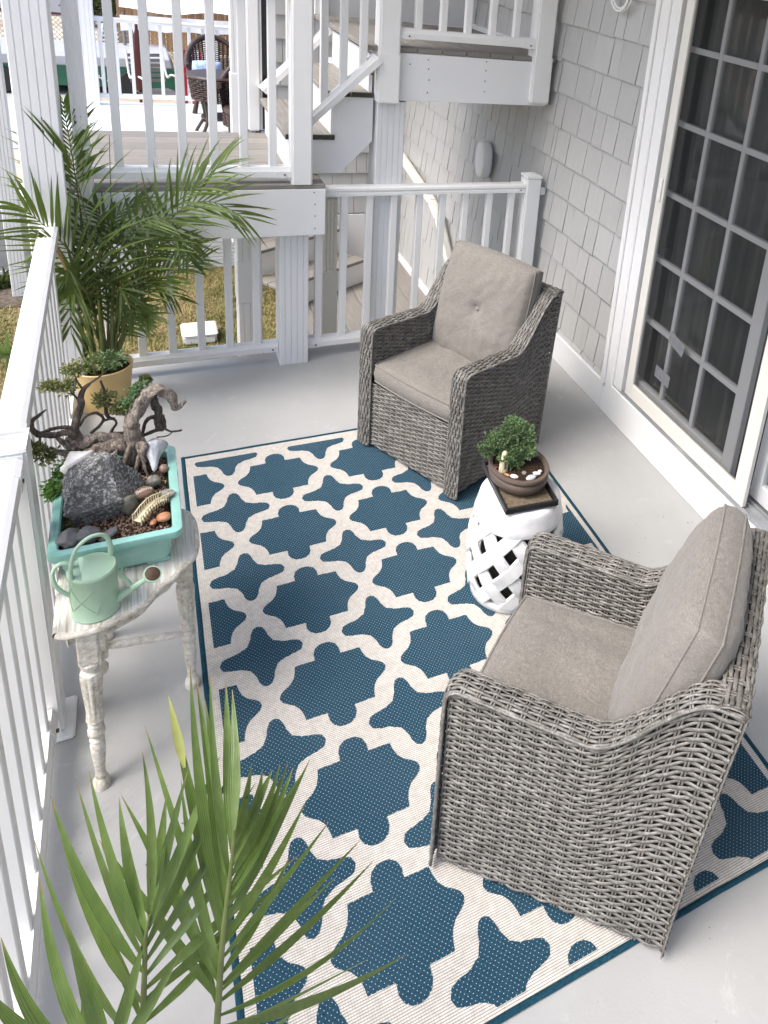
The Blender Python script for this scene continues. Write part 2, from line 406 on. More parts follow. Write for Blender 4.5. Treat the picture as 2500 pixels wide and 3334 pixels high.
# ------------------------------------------------------------------ mesh helpers
WORLD = {}
class MB:
    def __init__(self):
        self.v = []; self.f = []; self.a = []
    def add(self, vs, fs):
        o = len(self.v)
        self.v.extend([tuple(p) for p in vs]); self.f.extend([tuple(i + o for i in f) for f in fs])
        return self
    def box(self, x0, y0, z0, x1, y1, z1):
        return self.add([(x0, y0, z0), (x1, y0, z0), (x1, y1, z0), (x0, y1, z0), (x0, y0, z1), (x1, y0, z1), (x1, y1, z1), (x0, y1, z1)],
                        [(3, 2, 1, 0), (4, 5, 6, 7), (0, 1, 5, 4), (1, 2, 6, 5), (2, 3, 7, 6), (3, 0, 4, 7)])
    def obox(self, c, s, rot=None):
        t = MB().box(-s[0] / 2, -s[1] / 2, -s[2] / 2, s[0] / 2, s[1] / 2, s[2] / 2)
        M = rot if rot is not None else Matrix.Identity(3)
        return self.add([tuple(M @ Vector(p) + Vector(c)) for p in t.v], t.f)
    def bar(self, p0, p1, w, h, up=(0, 0, 1)):
        return self.extrude([(-w / 2, -h / 2), (w / 2, -h / 2), (w / 2, h / 2), (-w / 2, h / 2)], p0, p1, up)
    def extrude(self, prof, p0, p1, up=(0, 0, 1)):
        p0 = Vector(p0); p1 = Vector(p1); d = (p1 - p0).normalized(); u = Vector(up)
        s = d.cross(u).normalized(); u = s.cross(d).normalized(); n = len(prof)
        vs = [p0 + s * a + u * b for a, b in prof] + [p1 + s * a + u * b for a, b in prof]
        fs = [(i, i + n, (i + 1) % n + n, (i + 1) % n) for i in range(n)] + [tuple(range(n)), tuple(range(2 * n - 1, n - 1, -1))]
        return self.add(vs, fs)
    def prism(self, poly, z0, z1):
        n = len(poly)
        vs = [(x, y, z0) for x, y in poly] + [(x, y, z1) for x, y in poly]
        fs = [(i, (i + 1) % n, (i + 1) % n + n, i + n) for i in range(n)] + [tuple(range(n - 1, -1, -1)), tuple(range(n, 2 * n))]
        return self.add(vs, fs)
    def tube(self, pts, r, n=8, caps=True, flat=1.0):
        pts = [Vector(p) for p in pts]; m = len(pts)
        rs = [r] * m if isinstance(r, (int, float)) else list(r)
        t0 = (pts[1] - pts[0]).normalized()
        a = Vector((0, 0, 1)) if abs(t0.z) < 0.9 else Vector((1, 0, 0))
        nrm = t0.cross(a).normalized(); vs = []
        for i in range(m):
            t = (pts[min(i + 1, m - 1)] - pts[max(i - 1, 0)])
            t = t.normalized() if t.length > 1e-9 else t0
            nrm = (nrm - t * nrm.dot(t)).normalized(); bn = t.cross(nrm)
            for k in range(n):
                an = 2 * PI * k / n
                vs.append(pts[i] + nrm * (math.cos(an) * rs[i]) + bn * (math.sin(an) * rs[i] * flat))
        fs = [(i * n + k, i * n + (k + 1) % n, (i + 1) * n + (k + 1) % n, (i + 1) * n + k) for i in range(m - 1) for k in range(n)]
        if caps:
            fs += [tuple(range(n - 1, -1, -1)), tuple(range((m - 1) * n, m * n))]
        return self.add(vs, fs)
    def lathe(self, prof, n=32, c=(0, 0, 0), sx=1.0, sy=1.0, close=True, rfun=None):
        m = len(prof); vs = []
        for (r, z) in prof:
            for k in range(n):
                a = 2 * PI * k / n; rr = r * (rfun(a, z) if rfun else 1.0)
                vs.append((c[0] + math.cos(a) * rr * sx, c[1] + math.sin(a) * rr * sy, c[2] + z))
        fs = [(i * n + k, i * n + (k + 1) % n, (i + 1) * n + (k + 1) % n, (i + 1) * n + k) for i in range(m - 1) for k in range(n)]
        if close:
            fs += [tuple(range(n - 1, -1, -1)), tuple(range((m - 1) * n, m * n))]
        return self.add(vs, fs)
    def mesh(self, name, mat, smooth=None, bevel=0.0, seg=1, off=(0, 0, 0)):
        me = bpy.data.meshes.new(name)
        me.from_pydata([(x - off[0], y - off[1], z - off[2]) for x, y, z in self.v], [], self.f)
        if not bevel:
            bm = bmesh.new(); bm.from_mesh(me)
            bmesh.ops.recalc_face_normals(bm, faces=bm.faces); bm.to_mesh(me); bm.free()
        if bevel:
            bm = bmesh.new(); bm.from_mesh(me)
            bmesh.ops.recalc_face_normals(bm, faces=bm.faces)
            bmesh.ops.remove_doubles(bm, verts=bm.verts, dist=1e-6)
            es = [e for e in bm.edges if len(e.link_faces) == 2 and e.calc_face_angle(0) > 0.5]
            bmesh.ops.bevel(bm, geom=es, offset=bevel, segments=seg, affect='EDGES', clamp_overlap=True)
            bm.to_mesh(me); bm.free()
        if smooth is not None:
            me.shade_smooth()
            if smooth < 180:
                me.set_sharp_from_angle(angle=math.radians(smooth))
        if self.a and len(self.a) == len(me.vertices):
            for k, nm in enumerate(('leaf_t', 'leaf_x')):
                at = me.attributes.new(nm, 'FLOAT', 'POINT'); at.data.foreach_set('value', [q[k] for q in self.a])
        if mat:
            me.materials.append(MATS[mat])
        me.update()
        return me
    def build(self, name, mat, parent=None, smooth=None, bevel=0.0, seg=1, wld=True, label=None, kind=None):
        off = WORLD.get(parent.name, (0, 0, 0)) if (parent and wld) else (0, 0, 0)
        o = bpy.data.objects.new(name, self.mesh(name, mat, smooth, bevel, seg, off))
        COL.objects.link(o)
        if parent:
            o.parent = parent
            if wld: WORLD[o.name] = off
        if label: o['label'] = label
        if kind: o['kind'] = kind
        return o

def thing(name, label, cat, loc=(0, 0, 0), rz=0.0, group=None):
    o = bpy.data.objects.new(name, None); COL.objects.link(o)
    o.location = loc; o.rotation_euler = (0, 0, rz); o.empty_display_size = 0.1
    o['label'] = label; o['category'] = cat
    if group: o['group'] = group
    WORLD[o.name] = tuple(loc)
    return o
def tag(o, label, cat, group=None):
    o['label'] = label; o['category'] = cat
    if group: o['group'] = group
    return o
def struct(o):
    o['kind'] = 'structure'; return o
def piece(name, me, parent, loc, scale=(1, 1, 1), rot=(0, 0, 0), wld=True):
    o = bpy.data.objects.new(name, me); COL.objects.link(o); o.parent = parent
    w = WORLD.get(parent.name, (0, 0, 0)) if wld else (0, 0, 0)
    o.location = (loc[0] - w[0], loc[1] - w[1], loc[2] - w[2]); o.scale = scale; o.rotation_euler = rot
    return o
def copy_tree(o, parent=None):
    c = o.copy(); COL.objects.link(c)
    if parent: c.parent = parent
    for ch in list(o.children):
        copy_tree(ch, c)
    return c
def spline(pts, n):
    pts = [Vector(p) for p in pts]; P = [pts[0] * 2 - pts[1]] + pts + [pts[-1] * 2 - pts[-2]]; out = []
    segs = len(pts) - 1
    for i in range(n):
        t = i / (n - 1) * segs; k = min(int(t), segs - 1); u = t - k
        a, b, c, d = P[k:k + 4]
        out.append(0.5 * ((2 * b) + (c - a) * u + (2 * a - 5 * b + 4 * c - d) * u * u + (3 * b - a - 3 * c + d) * u ** 3))
    return out

# ------------------------------------------------------------------ the setting
WX = 2.105          # face of the house wall
struct(MB().box(-0.52, -7.0, -0.12, WX, 0.80, 0.0).build('porch_floor', 'floor_paint', bevel=0.006))
struct(MB().box(-60, -40, -1.2, 60, 90, -0.72).build('ground', 'dry_ground'))
struct(MB().box(-0.85, 0.9, -0.80, 0.95, 3.86, -0.70).build('lawn', 'lawn_earth'))
struct(MB().box(-4.0, -8.0, -0.81, -0.86, 3.3, -0.70).build('side_lawn', 'lawn_earth'))
struct(MB().box(-4.0, 3.3, -0.80, -0.86, 3.83, -0.69).build('planting_bed', 'bark_mulch'))
struct(MB().box(-30, 22.0, -0.85, 30, 30.0, -0.70).build('road', 'asphalt'))
# unseen ceiling, its extent shaped to shade the wall side and the stairs
struct(MB().box(0.35, -6.0, 3.2, WX, 4.0, 3.3).build('shade_ceiling', 'white_trim'))

# grass
def grass(name, x0, x1, y0, y1, n, h=0.035):
    rs = np.random.RandomState(5)
    P = np.stack([rs.uniform(x0, x1, n), rs.uniform(y0, y1, n), np.full(n, -0.70)], 1)
    a = rs.uniform(0, 2 * PI, n); w = 0.004; d = np.stack([np.cos(a), np.sin(a), 0 * a], 1)
    lean = rs.normal(0, 0.45, (n, 2)); hh = h * rs.uniform(0.4, 1.3, n)
    top = P + np.stack([lean[:, 0] * hh, lean[:, 1] * hh, hh], 1)
    V = np.concatenate([P - d * w, P + d * w, top], 1).reshape(-1, 3)
    me = bpy.data.meshes.new(name)
    me.from_pydata([], [], [])
    me.vertices.add(3 * n); me.vertices.foreach_set('co', V.ravel())
    me.loops.add(3 * n); me.loops.foreach_set('vertex_index', np.arange(3 * n))
    me.polygons.add(n); me.polygons.foreach_set('loop_start', np.arange(n) * 3)
    me.update(calc_edges=True); me.materials.append(MATS['grass_blade'])
    o = bpy.data.objects.new(name, me); COL.objects.link(o)
    return o
g1 = grass('grass', -0.84, 0.94, 1.0, 3.84, 26000); tag(g1, 'patchy yellow and green grass seen below the back railing', 'grass'); g1['kind'] = 'stuff'
g2 = grass('grass', -2.2, -0.87, -0.5, 3.3, 16000); tag(g2, 'strip of green grass outside the side railing', 'grass'); g2['kind'] = 'stuff'

# ------------------------------------------------------------------ house wall with shingles, door
house = thing('house', 'grey shingled house wall with white sliding screen door and white baseboard', 'house', (2.3, 0, 0))
DY0, DY1 = -0.40, -2.62    # door opening
w = MB()
w.box(WX + 0.02, DY0 + 0.05, -1.1, 2.25, 4.2, 3.2)
w.box(WX + 0.02, -8.0, -1.1, 2.25, DY1 - 0.05, 3.2)
w.box(WX + 0.021, DY1 - 0.05, 2.42, 2.249, DY0 + 0.05, 3.2)
w.box(WX + 0.021, DY1 - 0.05, -1.1, 2.249, DY0 + 0.05, 0.17)
w.build('wall_core', 'grey_siding', house)
# shingles
sh = MB().add([(0, 0, 0), (0, 1, 0), (0.5, 1, 0), (0.5, 0, 0), (0.42, 0, 1), (0.42, 1, 1), (0.5, 1, 1), (0.5, 0, 1)],
              [(0, 1, 2, 3), (0, 4, 5, 1), (0, 3, 7, 4), (1, 5, 6, 2), (4, 7, 6, 5)])
shm = sh.mesh('shingle', 'shingle_paint')
PITCH = 0.1985
rs = random.Random(11)
tiles = []
def courses(y0, y1, z0, z1, stuff=False):
    k0 = int(math.floor((z0 - 0.41) / PITCH)); k1 = int(math.ceil((z1 - 0.41) / PITCH))
    for k in range(k0, k1):
        zb = 0.41 + PITCH * k; y = y0 - rs.uniform(0, 0.1)
        while y < y1:
            wd = rs.choice((0.095, 0.12, 0.14, 0.16, 0.18, 0.20)) * rs.uniform(0.93, 1.07)
            a, b = max(y, y0), min(y + wd, y1)
            if b - a > 0.02:
                tiles.append((a + 0.003, b - 0.003, zb + rs.uniform(-0.0025, 0.0025), max(z0, zb), min(zb + PITCH * 1.12, z1 + PITCH)))
            y += wd
courses(-0.315, 0.66, 0.19, 2.5)
nporch = len(tiles)
courses(0.66, 3.75, -0.60, 1.62)
courses(0.66, 2.3, 1.79, 2.5)
def vis_key(t):
    return (t[0] > 0.66) * 10 + t[0]
tiles.sort(key=vis_key)
rest = MB()
for i, (a, b, zb, zc, zt) in enumerate(tiles):
    z0 = max(zb, zc - 0.01)
    th = 0.025 * rs.uniform(0.9, 1.1)
    if i < 290:
        piece('shingle', shm, house, (WX + 0.026 - th, a, z0), (th * 2, b - a, zt - z0))
    else:
        rest.add([(WX + 0.026 - th + v[0] * th * 2, a + v[1] * (b - a), z0 + v[2] * (zt - z0)) for v in sh.v], sh.f)
rest.build('shingle_field', 'shingle_paint', house, kind='stuff')
# baseboard and trims
MB().box(WX - 0.012, DY0 + 0.085, 0.0, WX + 0.03, 0.78, 0.172).build('baseboard', 'white_trim', house, bevel=0.004)
MB().extrude([(0, 0), (0.03, 0), (0.03, 0.012), (0.008, 0.03), (0, 0.03)], (WX + 0.02, DY0 + 0.085, 0.172), (WX + 0.02, 0.78, 0.172)).build('base_cap', 'white_vinyl', house)
MB().box(WX - 0.014, -7.0, 0.0, WX + 0.05, DY0 + 0.084, 0.196).build('door_sill_board', 'white_vinyl', house, bevel=0.004)
MB().box(WX - 0.02, 0.80, -0.68, WX + 0.03, 3.8, -0.60).build('lower_base_trim', 'white_trim', house, bevel=0.003)
MB().box(WX - 0.02, 0.83, 1.774, WX + 0.03, 2.2, 1.82).build('landing_trim', 'white_trim', house, bevel=0.003)
# casing
cs = MB().box(WX - 0.018, DY0 - 0.008, 0.18, WX + 0.06, DY0 + 0.082, 2.46)
cs.box(WX - 0.018, DY1 - 0.08, 0.18, WX + 0.06, DY1, 2.46); cs.box(WX - 0.016, DY1 + 0.001, 2.37, WX + 0.058, DY0 - 0.009, 2.459)
cs.build('door_casing', 'white_vinyl', house, bevel=0.006)
MB().box(WX - 0.034, DY0 + 0.055, 0.176, WX - 0.0185, DY0 + 0.084, 2.46).build('casing_bead', 'white_vinyl', house, bevel=0.004)
MB().box(WX - 0.004, DY0 - 0.085, 0.20, WX + 0.05, DY0 - 0.009, 2.369).build('door_jamb', 'white_vinyl', house, bevel=0.003)
th_ = MB().box(WX - 0.006, DY1, 0.197, WX + 0.16, DY0 - 0.01, 0.203)
for xx in (0.004, 0.046, 0.072, 0.118):
    th_.box(WX + xx, DY1 + 0.01, 0.203, WX + xx + 0.007, DY0 - 0.02, 0.214)
th_.build('threshold', 'aluminium', house)
# sliding screen door
scr = MB()
sy0, sy1 = -0.52, -1.525
X0 = WX - 0.002
for (a, b, z0, z1) in ((sy0 - 0.058, sy0, 0.216, 2.36), (sy1, sy1 + 0.075, 0.2162, 2.36), (sy1 + 0.0752, sy0 - 0.0582, 0.2164, 0.298), (sy1 + 0.0752, sy0 - 0.0582, 2.29, 2.36)):
    scr.box(X0, a, z0, X0 + 0.024, b, z1)
screen = scr.build('screen_door', 'cream_trim', house, bevel=0.003)
MB().add([(X0 + 0.012, sy1 + 0.07, 0.29), (X0 + 0.012, sy0 - 0.05, 0.29), (X0 + 0.012, sy0 - 0.05, 2.3), (X0 + 0.012, sy1 + 0.07, 2.3)], [(0, 1, 2, 3)]).build('screen_mesh', 'insect_screen', screen)
MB().box(X0 - 0.010, sy0 - 0.045, 1.30, X0 - 0.001, sy0 - 0.02, 1.42).build('handle', 'white_vinyl', screen, bevel=0.004)
for i, (cy, cz, a) in enumerate(((-0.873, 0.684, 0.22), (-0.806, 0.471, 0.05))):
    t = MB().obox((X0 + 0.009, cy, cz), (0.002, 0.125, 0.064), Matrix.Rotation(a, 3, 'X'))
    t.build('repair_tape', 'repair_tape', screen)
# glass door leaves behind the screen
def leaf_door(name, yl, yr, x, label=None):
    ys = [yl - 0.06, yl - 0.06 - (yl - yr - 0.13) / 3, yl - 0.06 - 2 * (yl - yr - 0.13) / 3, yr + 0.07]
    fr = MB()
    for (a, b, z0, z1) in ((yl - 0.06, yl, 0.216, 2.36), (yr, yr + 0.07, 0.2163, 2.36), (yr + 0.0702, yl - 0.0602, 0.2166, 0.305), (yr + 0.0702, yl - 0.0602, 2.29, 2.36)):
        fr.box(x, a, z0, x + 0.038, b, z1)
    d = fr.build(name, 'white_trim', house, bevel=0.004, label=label)
    zs = [0.305, 0.652, 0.993, 1.337, 1.684, 2.03, 2.29]
    for i in range(1, 3):
        MB().box(x + 0.006, ys[i] - 0.013, 0.3052, x + 0.03, ys[i] + 0.013, 2.2898).build('muntin', 'white_trim', d, bevel=0.003)
    for j in range(1, 6):
        for i in range(3):
            MB().box(x + 0.0065, ys[i + 1] + (0.0132 if i < 2 else 0.0002), zs[j] - 0.013, x + 0.0295, ys[i] - (0.0132 if i > 0 else 0.0002), zs[j] + 0.013).build('muntin', 'white_trim', d)
    for j in range(6):
        for i in range(3):
            MB().box(x + 0.017, ys[i + 1] + 0.004, zs[j] + 0.004, x + 0.021, ys[i] - 0.004, zs[j + 1] - 0.004).build('pane', 'door_glass', d)
    return d
leaf_door('glass_door', -0.435, -1.36, WX + 0.047, 'glazed door leaf behind the insect screen')
leaf_door('glass_door', -1.46, -2.60, WX + 0.092, 'right glazed door leaf at the picture edge')
# room behind
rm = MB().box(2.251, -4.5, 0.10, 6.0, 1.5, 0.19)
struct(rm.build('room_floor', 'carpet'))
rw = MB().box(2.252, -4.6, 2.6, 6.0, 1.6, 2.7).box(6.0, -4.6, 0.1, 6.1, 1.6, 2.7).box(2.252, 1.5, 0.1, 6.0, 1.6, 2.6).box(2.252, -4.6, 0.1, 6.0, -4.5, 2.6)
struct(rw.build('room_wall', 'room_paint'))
def curtain(name, y0, y1, x, label):
    mb = MB(); n = 90; vs = []; fs = []
    for i in range(n + 1):
        t = i / n; y = y0 + (y1 - y0) * t
        dx = 0.03 * math.sin(t * 46 + 1.3 * math.sin(t * 9)) + 0.012 * math.sin(t * 111)
        vs += [(x + dx, y, 0.24), (x + dx * 0.8, y, 2.45)]
    fs = [(2 * i, 2 * i + 2, 2 * i + 3, 2 * i + 1) for i in range(n)]
    mb.add(vs, fs)
    mb.add([(a + 0.004, b, c) for a, b, c in vs], fs)
    tag(mb.build(name, 'curtain_cloth', smooth=180), label, 'curtain')
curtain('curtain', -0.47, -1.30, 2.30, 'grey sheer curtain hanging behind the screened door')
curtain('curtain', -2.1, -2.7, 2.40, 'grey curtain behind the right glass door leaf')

# wall light and hose hook
wl = thing('wall_light', 'oval grey bulkhead cover mounted on the shingles below the upper landing', 'wall light', (WX - 0.02, 1.6, 0.93))
def oval(hy, hz, x0, x1, n=28, p=2.6):
    out = MB(); vs = []
    prof = [(x0, 1.0), (x0 + (x1 - x0) * 0.6, 1.0), (x0 + (x1 - x0) * 0.9, 0.93), (x1, 0.8)]
    for (x, s) in prof:
        for k in range(n):
            a = 2 * PI * k / n
            c, d = math.cos(a), math.sin(a)
            vs.append((x, math.copysign(abs(c) ** (2 / p), c) * hy * s, math.copysign(abs(d) ** (2 / p), d) * hz * s))
    fs = [(i * n + k, (i + 1) * n + k, (i + 1) * n + (k + 1) % n, i * n + (k + 1) % n) for i in range(3) for k in range(n)] + [tuple(range(3 * n, 4 * n))]
    return out.add(vs, fs)
oval(0.085, 0.135, -0.005, -0.06).build('cover', 'grey_plastic', wl, smooth=50, wld=False)
oval(0.075, 0.125, 0.01, -0.02).build('backplate', 'white_trim', wl, smooth=50, wld=False)
hk = thing('coiled_cord', 'white coiled cord loop hanging high on the shingle wall', 'cord', (WX - 0.03, 0.0, 2.25))
for i, (r, dx) in enumerate(((0.10, 0), (0.085, -0.008), (0.092, -0.016))):
    MB().tube([(dx, math.cos(a) * r, math.sin(a) * r * 1.15 - 0.005 * i) for a in [k * PI / 16 for k in range(33)]], 0.006, 8).build('loop', 'white_vinyl', hk, smooth=60, wld=False)
MB().box(-0.02, -0.02, 0.1, 0.025, 0.02, 0.135).build('hook', 'white_vinyl', hk, wld=False, bevel=0.003)

sw = thing('stairwell_wall', 'shadowed grey shingle wall closing the stairwell behind the stairs', 'wall', (1.5, 3.85, -0.7))
MB().box(0.92, 3.80, -0.9, WX + 0.015, 3.95, 2.7).build('wall_core', 'grey_siding', sw)
MB().box(0.91, 3.765, -0.70, WX - 0.022, 3.799, -0.20).build('base_board', 'white_trim', sw)
shb = MB().add([(0, 0, 0), (1, 0, 0), (1, 0.5, 0), (0, 0.5, 0), (0, 0.42, 1), (1, 0.42, 1), (1, 0.5, 1), (0, 0.5, 1)], [(3, 2, 1, 0), (0, 1, 5, 4), (0, 4, 7, 3), (1, 2, 6, 5), (4, 5, 6, 7)]).mesh('shingle', 'shingle_paint')
for k in range(-3, 11):
    zb = 0.41 + PITCH * k; x = 0.92 - rs.uniform(0, 0.1)
    while x < WX - 0.03:
        wd = rs.choice((0.095, 0.12, 0.14, 0.16, 0.18)); a, b = max(x, 0.92), min(x + wd, WX - 0.03)
        if b - a > 0.02: piece('shingle', shb, sw, (a + 0.002, 3.80 - 0.022, zb), (b - a - 0.004, 0.046, PITCH * 1.1))
        x += wd

# ------------------------------------------------------------------ columns, posts, railings
def flute_poly(w, n=4, g=0.006, d=0.004):
    h = w / 2; side = []
    m = 0.012
    for i in range(n):
        x = -h + m + (w - 2 * m) * (i + 0.5) / n if n > 1 else 0
        side += [(x - g / 2, -h), (x - g / 4, -h + d), (x + g / 4, -h + d), (x + g / 2, -h)]
    side = [(-h + 0.004, -h)] + side + [(h - 0.004, -h)]
    out = []
    for k in range(4):
        c, s = math.cos(k * PI / 2), math.sin(k * PI / 2)
        out += [(x * c - y * s, x * s + y * c) for x, y in side]
    return out
def column(name, label, x, y, w, z0, z1, flutes=4, mat='white_trim', sleeves=(), group=None):
    t = thing(name, label, 'column', (x, y, z0), group=group)
    p = flute_poly(w, flutes)
    MB().prism(p, 0, z1 - z0).build('shaft', mat, t, wld=False)
    for (a, b, e) in sleeves:
        h = w / 2 + e
        MB().box(-h, -h, a - z0, h, h, b - z0).build('sleeve', mat, t, wld=False, bevel=0.005)
    return t
def sq_post(name, label, x0, y0, w, z0, z1, cap=True, sleeve=None, cat='post', base=False):
    t = thing(name, label, cat, (x0 + w / 2, y0 + w / 2, z0)); h = w / 2
    MB().box(-h, -h, 0, h, h, z1 - z0).build('shaft', 'white_vinyl', t, wld=False, bevel=0.008, seg=2)
    if sleeve:
        e = h + 0.004
        MB().box(-e, -e, sleeve[0] - z0, e, e, sleeve[1] - z0).build('sleeve', 'white_vinyl', t, wld=False, bevel=0.007, seg=2)
    if cap:
        e = h + 0.0015; z = z1 - z0
        MB().add([(-e, -e, z), (e, -e, z), (e, e, z), (-e, e, z), (-e, -e, z + 0.012), (e, -e, z + 0.012), (e, e, z + 0.012), (-e, e, z + 0.012), (0, 0, z + 0.028)],
                 [(3, 2, 1, 0), (0, 1, 5, 4), (1, 2, 6, 5), (2, 3, 7, 6), (3, 0, 4, 7), (4, 5, 8), (5, 6, 8), (6, 7, 8), (7, 4, 8)]).build('cap', 'white_vinyl', t, wld=False)
    if base:
        MB().box(-h - 0.027, -h - 0.027, 0, h + 0.027, h + 0.027, 0.012).build('base_plate', 'white_vinyl', t, wld=False, bevel=0.005, seg=2)
    return t
TOPP = [(-0.034, -0.026), (0.034, -0.026), (0.034, -0.010), (0.029, -0.004), (0.036, 0.006), (0.034, 0.018), (0.022, 0.026), (-0.022, 0.026), (-0.034, 0.018), (-0.036, 0.006), (-0.029, -0.004), (-0.034, -0.010)]
BOTP = [(-0.030, -0.026), (0.030, -0.026), (0.030, 0.004), (0.026, 0.010), (0.022, 0.026), (-0.022, 0.026), (-0.026, 0.010), (-0.030, 0.004)]
BALM = {}
def bal_mesh(h, w=0.037):
    k = (round(h, 3), w)
    if k not in BALM:
        BALM[k] = MB().box(-w / 2, -w / 2, 0, w / 2, w / 2, h).mesh('baluster', 'white_vinyl', None, 0.003)
    return BALM[k]
def railing(name, label, a, b, zb, zt, pos, brackets=(True, True), top=True, slope=0.0, group=None):
    """a, b: end points (x, y); zb, zt: rail centres at a; slope: rise from a to b; pos: distances of the balusters from a"""
    A = Vector((a[0], a[1], 0)); B = Vector((b[0], b[1], 0)); d = B - A; ln = d.length; d = d / ln
    t = thing(name, label, 'railing', (a[0], a[1], zb - 0.06), group=group)
    up = Vector((0, 0, 1))
    for nm, prof, z in (('top_rail', TOPP, zt), ('bottom_rail', BOTP, zb)):
        if nm == 'top_rail' and not top: continue
        r = MB().extrude(prof, A + up * z, B + up * (z + slope)).build(nm, 'white_vinyl', t, smooth=25)
        for k, on in enumerate(brackets):
            if on:
                q0 = A + d * 0.001 + up * z if k == 0 else B - d * 0.075 + up * (z + slope * (1 - 0.075 / ln))
                q1 = q0 + d * 0.074 + up * slope * 0.074 / ln
                s = 1.09
                MB().extrude([(x * s, y * s) for x, y in prof], q0, q1).build('bracket', 'white_vinyl', r, smooth=25)
                pp = q0 + d * 0.045
                sd = d.cross(up)
                MB().obox(pp - sd * 0.001 + up * -0.012, (0.008, 0.08 * 0.97 if abs(d.x) > 0.5 else 0.008, 0.008) if abs(d.x) > 0.5 else (0.08 * 0.97, 0.008, 0.008)).build('screw', 'nail_rust', r)
    ang = math.atan2(d.y, d.x)
    for s in pos:
        z0 = zb + slope * s / ln + (0.024 if not slope else 0.0); z1 = zt + slope * s / ln - (0.024 if not slope else 0.0)
        p = A + d * s
        piece('baluster', bal_mesh(z1 - z0), t, (p.x, p.y, z0), rot=(0, 0, ang))
    return t
# left side railing
railing('side_railing', 'white side railing running from the base-plated post to the far column', (-0.405, -1.335), (-0.425, 0.398), 0.085, 0.945, [0.05 + 0.134 * i for i in range(12)], (True, False))
railing('side_railing', 'white side railing section nearest the camera at the left edge', (-0.400, -1.438), (-0.385, -3.3), 0.085, 0.945, [0.06 + 0.134 * i for i in range(14)], (True, False))
sq_post('railing_post', 'white railing post with flanged base plate and open top beside the table', -0.455, -1.436, 0.10, 0.0, 0.985, cap=False, base=True)
pc = MB().box(-0.449, -1.430, 0.9855, -0.361, -1.342, 0.988); pc.build('post_top_dirt', 'concrete', bpy.data.objects['railing_post'])
pr_ = MB()
for (x0, y0, x1, y1) in ((-0.455, -1.436, -0.355, -1.431), (-0.455, -1.341, -0.355, -1.336), (-0.455, -1.4308, -0.450, -1.3412), (-0.360, -1.4308, -0.355, -1.3412)):
    pr_.box(x0, y0, 0.9852, x1, y1, 0.996)
pr_.build('rim', 'white_vinyl', bpy.data.objects['railing_post'])
# back railing
column('fluted_column', 'short white fluted column carrying the lower landing beam', 0.620, 0.70, 0.150, 0.0, 0.80, 4)
railing('back_railing', 'white railing below the landing beam behind the palm pot', (-0.34, 0.70), (0.543, 0.70), 0.095, 0.83, [0.09 + 0.1375 * i for i in range(6)], (False, True), top=True)
railing('back_railing', 'white railing behind the far chair ending at the capped post', (0.697, 0.70), (1.967, 0.70), 0.095, 1.0, [0.06, 0.196, 0.333, 0.47, 0.618, 0.757, 0.897, 1.049, 1.194], (True, True))
sq_post('railing_post', 'white capped railing post standing against the shingle wall', 1.968, 0.652, 0.10, 0.0, 1.065)
MB().box(2.0685, 0.68, 0.95, WX + 0.01, 0.72, 1.0).build('wall_bracket', 'white_vinyl', bpy.data.objects['railing_post.001'], bevel=0.003)
# left columns
column('fluted_column', 'tall white fluted corner column behind the palm at left', -0.425, 0.475, 0.150, 0.0, 2.8, 4)
ds = thing('downspout', 'white ribbed downspout beside the tall corner column', 'downspout', (-0.285, 0.56, 0.9))
dp = [(-0.03 + 0.012 * i, -0.028 + (0.006 if i % 2 else 0)) for i in range(6)] + [(0.03, -0.022), (0.03, 0.028), (-0.03, 0.028)]
MB().prism(dp, 0, 1.9).build('pipe', 'white_vinyl', ds, wld=False)
for z in (0.35, 1.1):
    MB().box(-0.036, -0.034, z, 0.036, 0.034, z + 0.03).build('strap', 'white_vinyl', ds, wld=False)

# lower landing
la = thing('lower_landing', 'raised grey-board landing with white box beam above the back railing', 'landing', (0.2, 1.1, 0.79))
MB().box(-0.52, 0.571, 0.793, 0.768, 0.595, 1.048).build('beam_face', 'white_trim', la, bevel=0.002)
MB().box(0.745, 0.596, 0.794, 0.767, 1.74, 1.047).build('beam_side', 'white_trim', la, bevel=0.002)
MB().box(-0.52, 1.70, 0.80, 0.744, 1.735, 1.045).build('rear_beam', 'white_trim', la)
bdm = MB().box(-0.64, 0, -0.025, 0.64, 0.137, 0).mesh('board', 'deck_board', None, 0.003)
for i in range(8):
    piece('board', bdm, la, (0.125, 0.5745 + 0.1425 * i, 1.074))
nl = MB()
for (x, z) in ((0.71, 1.03), (0.715, 0.965), (0.716, 0.90), (0.715, 0.83), (0.33, 0.93), (0.33, 0.85), (-0.1, 0.95)):
    nl.lathe([(0.0035, -0.001), (0.0035, 0.001)], 8, (x, 0, z))
nl2 = MB(); nl2.add([(x + (0), 0.5705, z) for x, y, z in nl.v], nl.f)
for i in range(0, len(nl.v), 16):
    cx_ = sum(v[0] for v in nl.v[i:i + 16]) / 16; cz_ = sum(v[2] for v in nl.v[i:i + 16]) / 16
    MB().tube([(cx_, 0.5695, cz_), (cx_, 0.572, cz_)], 0.0035, 8).build('nail', 'nail_rust', la)
railing('landing_railing', 'white balustrade standing on the lower landing', (-0.50, 0.62), (0.599, 0.62), 1.135, 2.02, [0.082 + 0.1335 * i for i in range(8)], (False, True))
sq_post('newel_post', 'square white newel post at the corner of the lower landing', 0.600, 0.568, 0.102, 1.066, 2.6, cap=False)

